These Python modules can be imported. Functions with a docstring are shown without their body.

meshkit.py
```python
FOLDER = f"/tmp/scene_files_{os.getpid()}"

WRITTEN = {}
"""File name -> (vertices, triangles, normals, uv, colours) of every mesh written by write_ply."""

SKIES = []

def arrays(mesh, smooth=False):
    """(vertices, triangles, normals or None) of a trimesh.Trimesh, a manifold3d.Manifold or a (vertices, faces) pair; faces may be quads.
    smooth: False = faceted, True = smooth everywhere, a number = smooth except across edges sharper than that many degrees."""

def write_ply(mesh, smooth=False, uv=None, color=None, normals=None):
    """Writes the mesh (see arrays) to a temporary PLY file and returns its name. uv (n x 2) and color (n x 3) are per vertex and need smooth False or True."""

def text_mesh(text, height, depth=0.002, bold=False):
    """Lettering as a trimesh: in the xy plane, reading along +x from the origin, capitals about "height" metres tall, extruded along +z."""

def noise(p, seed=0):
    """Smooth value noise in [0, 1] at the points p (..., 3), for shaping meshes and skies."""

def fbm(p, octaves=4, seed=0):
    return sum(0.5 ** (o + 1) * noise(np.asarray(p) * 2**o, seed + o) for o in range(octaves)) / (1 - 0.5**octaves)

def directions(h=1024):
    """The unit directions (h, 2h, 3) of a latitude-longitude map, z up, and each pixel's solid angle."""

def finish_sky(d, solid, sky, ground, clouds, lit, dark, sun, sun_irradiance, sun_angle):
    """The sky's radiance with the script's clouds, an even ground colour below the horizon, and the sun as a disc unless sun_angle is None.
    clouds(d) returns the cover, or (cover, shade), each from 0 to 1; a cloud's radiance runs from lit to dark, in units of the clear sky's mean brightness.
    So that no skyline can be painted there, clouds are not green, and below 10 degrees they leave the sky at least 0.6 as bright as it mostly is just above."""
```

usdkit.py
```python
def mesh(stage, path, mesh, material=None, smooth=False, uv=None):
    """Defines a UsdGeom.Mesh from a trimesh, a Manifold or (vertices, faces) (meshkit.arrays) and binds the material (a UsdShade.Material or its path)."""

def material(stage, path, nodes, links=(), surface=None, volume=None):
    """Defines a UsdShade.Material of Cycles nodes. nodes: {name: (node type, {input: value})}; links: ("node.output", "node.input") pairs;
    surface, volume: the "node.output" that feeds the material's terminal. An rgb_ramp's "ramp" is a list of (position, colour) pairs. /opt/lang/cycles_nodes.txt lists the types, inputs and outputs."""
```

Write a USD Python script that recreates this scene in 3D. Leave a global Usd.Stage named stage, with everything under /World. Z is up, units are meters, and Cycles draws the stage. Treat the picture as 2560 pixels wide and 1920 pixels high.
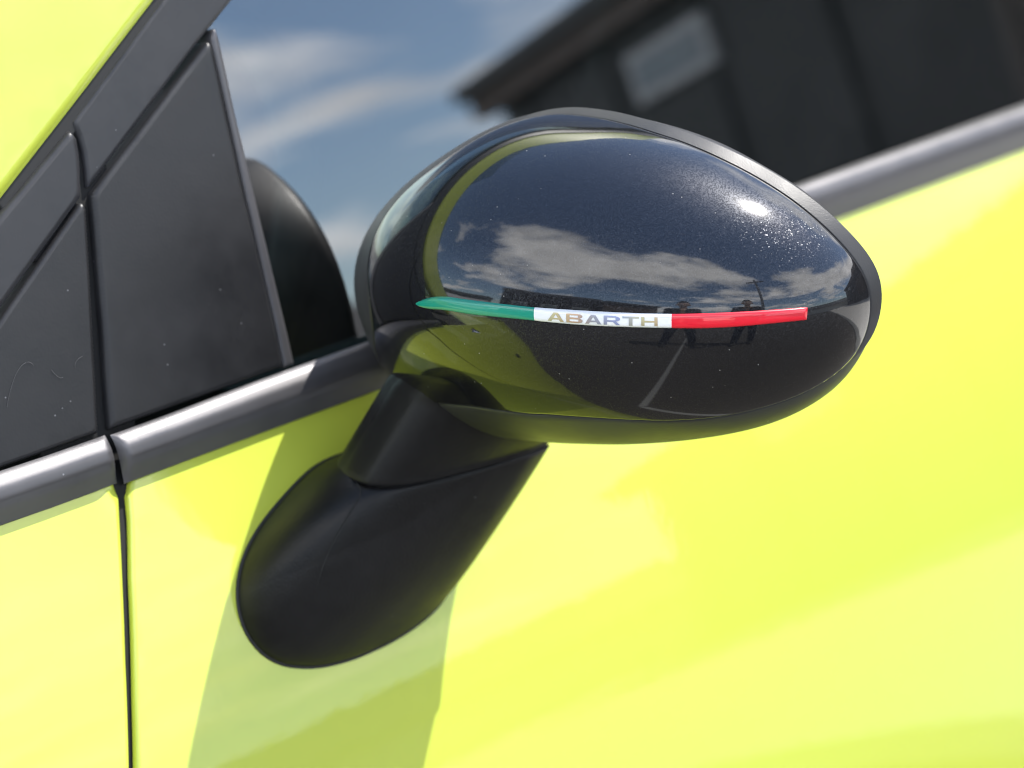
import json, math, numpy as np, trimesh, usdkit, meshkit, shapely
from shapely.geometry import Polygon, Point, LineString
from scipy.spatial import Delaunay
from scipy.interpolate import PchipInterpolator, CubicSpline
from pxr import Usd, UsdGeom, UsdLux, UsdShade, Gf, Sdf

stage = Usd.Stage.CreateInMemory()
UsdGeom.SetStageUpAxis(stage, UsdGeom.Tokens.z); UsdGeom.SetStageMetersPerUnit(stage, 1.0)
WORLD = UsdGeom.Xform.Define(stage, '/World'); stage.SetDefaultPrim(WORLD.GetPrim())
UsdGeom.Scope.Define(stage, '/World/Looks')
rng = np.random.default_rng(5)

# ------------------------------------------------------------------ camera, sky, sun, exposure
CAM_POS = (-0.54234, -0.69352, 1.22095); CAM_YAW, CAM_PITCH = 47.0, 18.0      # yaw from +x (rearwards) to +y (into the car)
EXPOSURE, SUN_I, SKY_S = 1.4, 0.82, 0.125
SUN_AZ, SUN_EL = 346.0, 64.0                                                  # direction towards the sun, azimuth from +x to +y
cam = UsdGeom.Camera.Define(stage, '/World/camera')
cam.CreateHorizontalApertureAttr(36.0); cam.CreateVerticalApertureAttr(27.0); cam.CreateFocalLengthAttr(70.0)
cam.CreateFStopAttr(7.1); cam.CreateFocusDistanceAttr(0.745); cam.CreateClippingRangeAttr((0.02, 5000.0)); cam.CreateExposureAttr(EXPOSURE)
a_, p_ = math.radians(CAM_YAW), math.radians(CAM_PITCH)
dv = np.array([math.cos(a_)*math.cos(p_), math.sin(a_)*math.cos(p_), -math.sin(p_)]); rv = np.cross(dv, [0,0,1]); rv /= np.linalg.norm(rv); uv_ = np.cross(rv, dv)
cam.AddTransformOp().Set(Gf.Matrix4d(*rv, 0, *uv_, 0, *(-dv), 0, *CAM_POS, 1))
ls, le = math.radians(SUN_AZ), math.radians(SUN_EL)
SUN = np.array([math.cos(ls)*math.cos(le), math.sin(ls)*math.cos(le), math.sin(le)])
sun = UsdLux.DistantLight.Define(stage, '/World/sun')
sun.CreateIntensityAttr(SUN_I); sun.CreateAngleAttr(0.5); sun.CreateNormalizeAttr(True); sun.CreateColorAttr(Gf.Vec3f(1.0, 0.96, 0.9))
zx = np.cross([0,0,1], SUN); zx /= np.linalg.norm(zx); zy = np.cross(SUN, zx)
sun.AddTransformOp().Set(Gf.Matrix4d(*zx, 0, *zy, 0, *SUN, 0, 0, 0, 20, 1))
sky = UsdLux.DomeLight.Define(stage, '/World/sky')
CLOUD = (13.0, 12.9, 12.9)
skymat = usdkit.material(stage, '/World/Looks/sky', {
    'tc': ('geometry', {}),
    'sky': ('sky_texture', {'sky_type': 'single_scattering', 'sun_disc': False, 'sun_elevation': le, 'sun_rotation': math.atan2(SUN[0], SUN[1]), 'altitude': 120.0, 'air_density': 1.0, 'aerosol_density': 0.35, 'ozone_density': 1.4}),
    'sep': ('separate_xyz', {}), 'za': ('math', {'math_type': 'add', 'value2': 0.16}), 'zm': ('math', {'math_type': 'maximum', 'value2': 0.06}),
    'dx': ('math', {'math_type': 'divide'}), 'dy': ('math', {'math_type': 'divide'}), 'comb': ('combine_xyz', {'z': 72.3}),
    'n1': ('noise_texture', {'scale': 1.5, 'detail': 9.0, 'roughness': 0.56, 'distortion': 0.25}),
    'n2': ('noise_texture', {'scale': 0.55, 'detail': 3.0, 'roughness': 0.5}),
    'add': ('math', {'math_type': 'multiply_add', 'value2': 0.55}), 'zr': ('map_range', {'range_type': 'smoothstep', 'from_min': .52, 'from_max': .85, 'to_min': 0.0, 'to_max': .16}), 'th': ('math', {'math_type': 'subtract'}),
    'r': ('rgb_ramp', {'ramp': [(0.0, (0,0,0)), (0.755, (0,0,0)), (0.82, (0.55,0.55,0.55)), (0.90, (0.98,0.98,0.98))]}),
    'n3': ('noise_texture', {'scale': 3.1, 'detail': 6.0, 'roughness': 0.6}),
    'cr': ('rgb_ramp', {'ramp': [(0.3, tuple(.55*c for c in CLOUD)), (0.7, CLOUD)]}),
    'mix': ('mix_color', {}),
    'bg': ('background_shader', {'strength': SKY_S}),
}, [('tc.position', 'sep.vector'), ('sep.z', 'za.value1'), ('za.value', 'zm.value1'), ('sep.x', 'dx.value1'), ('zm.value', 'dx.value2'), ('sep.y', 'dy.value1'), ('zm.value', 'dy.value2'),
    ('dx.value', 'comb.x'), ('dy.value', 'comb.y'), ('comb.vector', 'n1.vector'), ('comb.vector', 'n2.vector'), ('comb.vector', 'n3.vector'),
    ('n2.fac', 'add.value1'), ('n1.fac', 'add.value3'), ('sep.z', 'zr.value'), ('add.value', 'th.value1'), ('zr.result', 'th.value2'), ('th.value', 'r.fac'), ('r.color', 'mix.fac'), ('sky.color', 'mix.a'), ('n3.fac', 'cr.fac'), ('cr.color', 'mix.b'), ('mix.result', 'bg.color')], surface='bg.background')
UsdShade.MaterialBindingAPI.Apply(sky.GetPrim()).Bind(skymat)
sky.GetPrim().SetCustomDataByKey('kind', 'structure')

# ------------------------------------------------------------------ helpers
USED = {}
def path_for(name, parent):
    base = f'{parent}/{name}'; n = USED.get(base, 0); USED[base] = n + 1
    return base if n == 0 else f'{base}_{n:03d}'
def tag(p, label=None, cat=None, group=None, kind=None):
    prim = p.GetPrim() if hasattr(p, 'GetPrim') else p
    for k, v in (('label', label), ('category', cat), ('group', group), ('kind', kind)):
        if v: prim.SetCustomDataByKey(k, v)
    return prim
def obj(name, mesh, mat, parent='/World', smooth=40, label=None):
    p = path_for(name, parent); usdkit.mesh(stage, p, mesh, MAT[mat] if isinstance(mat, str) else mat, smooth=smooth)
    if label: tag(stage.GetPrimAtPath(p), label)
    return p
def thing(name, label, cat, loc=(0,0,0), group=None):
    p = path_for(name, '/World'); x = UsdGeom.Xform.Define(stage, p); x.AddTranslateOp().Set(Gf.Vec3d(*loc)); tag(x, label, cat, group); return p
def cat_(ms): return trimesh.util.concatenate([m if isinstance(m, trimesh.Trimesh) else trimesh.Trimesh(*m, process=False) for m in ms])
def box(x0, x1, y0, y1, z0, z1):
    m = trimesh.creation.box([x1-x0, y1-y0, z1-z0]); m.apply_translation([(x0+x1)/2, (y0+y1)/2, (z0+z1)/2]); return m
def grid(P, closed_u=False, closed_v=False, flip=False):
    n, m = P.shape[:2]; idx = np.arange(n*m).reshape(n, m)
    if closed_u: idx = np.vstack([idx, idx[:1]])
    if closed_v: idx = np.hstack([idx, idx[:, :1]])
    a, b, c, d = idx[:-1,:-1].ravel(), idx[1:,:-1].ravel(), idx[1:,1:].ravel(), idx[:-1,1:].ravel()
    f = np.vstack([np.c_[a,b,c], np.c_[a,c,d]])
    return trimesh.Trimesh(P.reshape(-1, 3), f[:, ::-1] if flip else f, process=False)
def tube(pts, r, k=10):
    v = np.asarray(pts, float); t = np.gradient(v, axis=0); t /= np.linalg.norm(t, axis=1, keepdims=True)
    up = np.array([0, 0, 1.]) if abs(t[0, 2]) < .9 else np.array([1., 0, 0])
    s = np.cross(t, up); s /= np.linalg.norm(s, axis=1, keepdims=True); q = np.cross(s, t); a = np.arange(k)/k*2*np.pi
    r = np.broadcast_to(r, len(v))
    P = v[:, None] + r[:, None, None]*(np.cos(a)[None, :, None]*s[:, None] + np.sin(a)[None, :, None]*q[:, None])
    P = np.concatenate([np.repeat(v[:1, None], k, 1), P, np.repeat(v[-1:, None], k, 1)]); return grid(P, closed_v=True)

# ------------------------------------------------------------------ materials
MAT = {}
def M(name, nodes, links=(), surface='p.BSDF'): MAT[name] = usdkit.material(stage, f'/World/Looks/{name}', nodes, links, surface=surface); return MAT[name]
def plain(name, col, rough=.5, spec=.5, coat=0., metal=0., coatr=.03):
    return M(name, {'p': ('principled_bsdf', {'base_color': col, 'roughness': rough, 'specular_ior_level': spec, 'coat_weight': coat, 'coat_roughness': coatr, 'metallic': metal})})
def grained(name, col, rough, scale, bump, dist=.0002, spec=.5, speck=0.0, speckcol=(.35,.35,.36), var=.25, metal=0.):
    """moulded plastic: fine grain bump, uneven sheen, a scatter of dust specks"""
    c2 = tuple(c*(1-var) for c in col); c3 = tuple(c*(1+var) for c in col)
    return M(name, {'g': ('geometry', {}), 'n': ('noise_texture', {'scale': scale, 'detail': 2.0}), 'b': ('bump', {'strength': bump, 'distance': dist}),
        'm': ('noise_texture', {'scale': 35.0, 'detail': 5.0, 'roughness': .6}), 'rr': ('map_range', {'from_min': .3, 'from_max': .7, 'to_min': rough-.06, 'to_max': rough+.07}),
        'cr': ('rgb_ramp', {'ramp': [(.3, c2), (.7, c3)]}), 'v': ('voronoi_texture', {'scale': 260.0}), 'vs': ('math', {'math_type': 'less_than', 'value2': .09}),
        'w': ('separate_xyz', {}), 'wl': ('math', {'math_type': 'less_than', 'value2': speck}), 'vm': ('math', {'math_type': 'multiply'}), 'vk': ('math', {'math_type': 'multiply', 'value2': .8}),
        'mx': ('mix_color', {'b': speckcol}), 'p': ('principled_bsdf', {'specular_ior_level': spec, 'metallic': metal})},
        [('g.position', 'n.vector'), ('g.position', 'm.vector'), ('g.position', 'v.vector'), ('n.fac', 'b.height'), ('b.normal', 'p.normal'), ('m.fac', 'rr.value'), ('rr.result', 'p.roughness'), ('m.fac', 'cr.fac'),
         ('v.distance', 'vs.value1'), ('v.color', 'w.vector'), ('w.x', 'wl.value1'), ('vs.value', 'vm.value1'), ('wl.value', 'vm.value2'), ('vm.value', 'vk.value1'), ('vk.value', 'mx.fac'), ('cr.color', 'mx.a'), ('mx.result', 'p.base_color')])
# body paint: solid yellow-green under clear coat with a trace of orange peel
M('yellow_paint', {'g': ('geometry', {}), 'n': ('noise_texture', {'scale': 190.0, 'detail': 1.0}), 'b': ('bump', {'strength': .05, 'distance': .0003}),
    'p': ('principled_bsdf', {'base_color': (.50, .575, .060), 'roughness': .45, 'specular_ior_level': .3, 'coat_weight': 1.0, 'coat_roughness': .012, 'coat_ior': 1.55})},
    [('g.position', 'n.vector'), ('n.fac', 'b.height'), ('b.normal', 'p.coat_normal')])
# black metallic paint: aluminium flakes of random lean in a dark base, under clear coat
M('flake_black', {'g': ('geometry', {}), 'v': ('voronoi_texture', {'scale': 2700.0}), 'sub': ('vector_math', {'math_type': 'subtract', 'vector2': (.5, .5, .5)}), 'sc': ('vector_math', {'math_type': 'scale', 'scale': .40}),
    'ad': ('vector_math', {'math_type': 'add'}), 'nn': ('vector_math', {'math_type': 'normalize'}), 'sx': ('separate_xyz', {}), 'pick': ('math', {'math_type': 'greater_than', 'value2': .5}), 'amt': ('math', {'math_type': 'multiply', 'value2': .19}),
    'base': ('principled_bsdf', {'base_color': (.003, .003, .0035), 'roughness': .15, 'specular_ior_level': .12, 'coat_weight': 1.0, 'coat_roughness': .004, 'coat_ior': 1.62}),
    'fl': ('principled_bsdf', {'base_color': (.055, .058, .066), 'metallic': 1.0, 'roughness': .34, 'coat_weight': 1.0, 'coat_roughness': .004, 'coat_ior': 1.62}), 'mx': ('mix_closure', {}), 'sp': ('principled_bsdf', {'base_color': (.12, .12, .125), 'metallic': 1.0, 'roughness': .30, 'coat_weight': 1.0, 'coat_roughness': .004, 'coat_ior': 1.62}), 'spk': ('math', {'math_type': 'greater_than', 'value2': .86}), 'spa': ('math', {'math_type': 'multiply', 'value2': .13}), 'ms': ('mix_closure', {}),
    'dv': ('voronoi_texture', {'scale': 330.0}), 'dw': ('separate_xyz', {}), 'd1': ('math', {'math_type': 'less_than', 'value2': .085}), 'd2': ('math', {'math_type': 'less_than', 'value2': .13}), 'dm': ('math', {'math_type': 'multiply'}), 'dk': ('math', {'math_type': 'multiply', 'value2': .55}),
    'dust': ('diffuse_bsdf', {'color': (.30, .29, .27)}), 'mz': ('mix_closure', {})},
    [('g.position', 'v.vector'), ('v.color', 'sub.vector1'), ('sub.vector', 'sc.vector1'), ('g.normal', 'ad.vector1'), ('sc.vector', 'ad.vector2'), ('ad.vector', 'nn.vector1'), ('nn.vector', 'sp.normal'), ('g.normal', 'sp.coat_normal'), ('sx.y', 'spk.value1'), ('spk.value', 'spa.value1'), ('spa.value', 'ms.fac'), ('mx.closure', 'ms.closure1'), ('sp.BSDF', 'ms.closure2'),
     ('v.color', 'sx.vector'), ('sx.x', 'pick.value1'), ('pick.value', 'amt.value1'), ('amt.value', 'mx.fac'), ('base.BSDF', 'mx.closure1'), ('fl.BSDF', 'mx.closure2'),
     ('g.position', 'dv.vector'), ('dv.color', 'dw.vector'), ('dv.distance', 'd1.value1'), ('dw.y', 'd2.value1'), ('d1.value', 'dm.value1'), ('d2.value', 'dm.value2'), ('dm.value', 'dk.value1'), ('dk.value', 'mz.fac'), ('ms.closure', 'mz.closure1'), ('dust.BSDF', 'mz.closure2')], surface='mz.closure')
grained('matte_plastic', (.006, .0058, .0058), .40, 1000., .6, spec=.26, speck=.015, speckcol=(.12,.12,.12))
grained('rim_plastic', (.019, .019, .020), .45, 1500., .35, speck=.01)
grained('panel_plastic', (.011, .011, .012), .41, 850., .22, speck=.10, speckcol=(.16,.16,.17))
grained('satin_trim', (.105, .102, .106),   .41, 900., .08, speck=.04, speckcol=(.35,.35,.36), var=.10, metal=.55)
grained('frame_trim', (.020, .020, .022), .38, 1400., .12, speck=.05, speckcol=(.16,.16,.17))
plain('rubber', (.010, .010, .010), .6)
plain('void_black', (.006, .006, .006), .8)
plain('mirror_silver', (.92, .93, .94), .12, metal=1.0)
def dome_plastic(name, col): return plain(name, col, .35, .4, coat=1.0, coatr=.03)
dome_plastic('badge_green', (.0, .20, .13)); dome_plastic('badge_white', (.72, .72, .72)); dome_plastic('badge_red', (.62, .006, .02))
M('badge_foil', {'g': ('geometry', {}), 'mp': ('mapping', {'scale': (40., 40., 40.)}), 'sx': ('separate_xyz', {}), 'k': ('math', {'math_type': 'multiply', 'value2': 34.0}), 'fr': ('math', {'math_type': 'fraction'}),
    'cr': ('rgb_ramp', {'ramp': [(0, (.30,.34,.55)), (.3, (.33,.33,.36)), (.5, (.55,.36,.24)), (.75, (.52,.46,.26)), (1, (.30,.34,.42))]}), 'p': ('principled_bsdf', {'metallic': .6, 'roughness': .35})},
    [('g.position', 'sx.vector'), ('sx.y', 'k.value1'), ('k.value', 'fr.value1'), ('fr.value', 'cr.fac'), ('cr.color', 'p.base_color')])
M('window_glass', {'f': ('fresnel', {'IOR': 2.35}), 't': ('transparent_bsdf', {'color': (.30, .40, .375)}), 'gl': ('glossy_bsdf', {'color': (1, 1, 1), 'roughness': .0}), 'mx': ('mix_closure', {}),
    'g': ('geometry', {}), 'n': ('noise_texture', {'scale': 14.0, 'detail': 6.0, 'roughness': .65}), 'n2': ('noise_texture', {'scale': 900.0, 'detail': 1.0}), 'mu': ('math', {'math_type': 'multiply'}), 'mr': ('map_range', {'from_min': .2, 'from_max': .45, 'to_min': .0, 'to_max': .005, 'clamp': True}), 'du': ('diffuse_bsdf', {'color': (.5, .49, .46)}), 'mz': ('mix_closure', {})},
    [('f.fac', 'mx.fac'), ('t.BSDF', 'mx.closure1'), ('gl.BSDF', 'mx.closure2'), ('g.position', 'n.vector'), ('g.position', 'n2.vector'), ('n.fac', 'mu.value1'), ('n2.fac', 'mu.value2'), ('mu.value', 'mr.value'), ('mr.result', 'mz.fac'), ('mx.closure', 'mz.closure1'), ('du.BSDF', 'mz.closure2')], surface='mz.closure')
plain('cabin_black', (.012, .012, .013), .7); plain('seat_fabric', (.02, .02, .022), .85, .2); plain('chrome', (.6, .6, .6), .15, metal=1.0)

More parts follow.
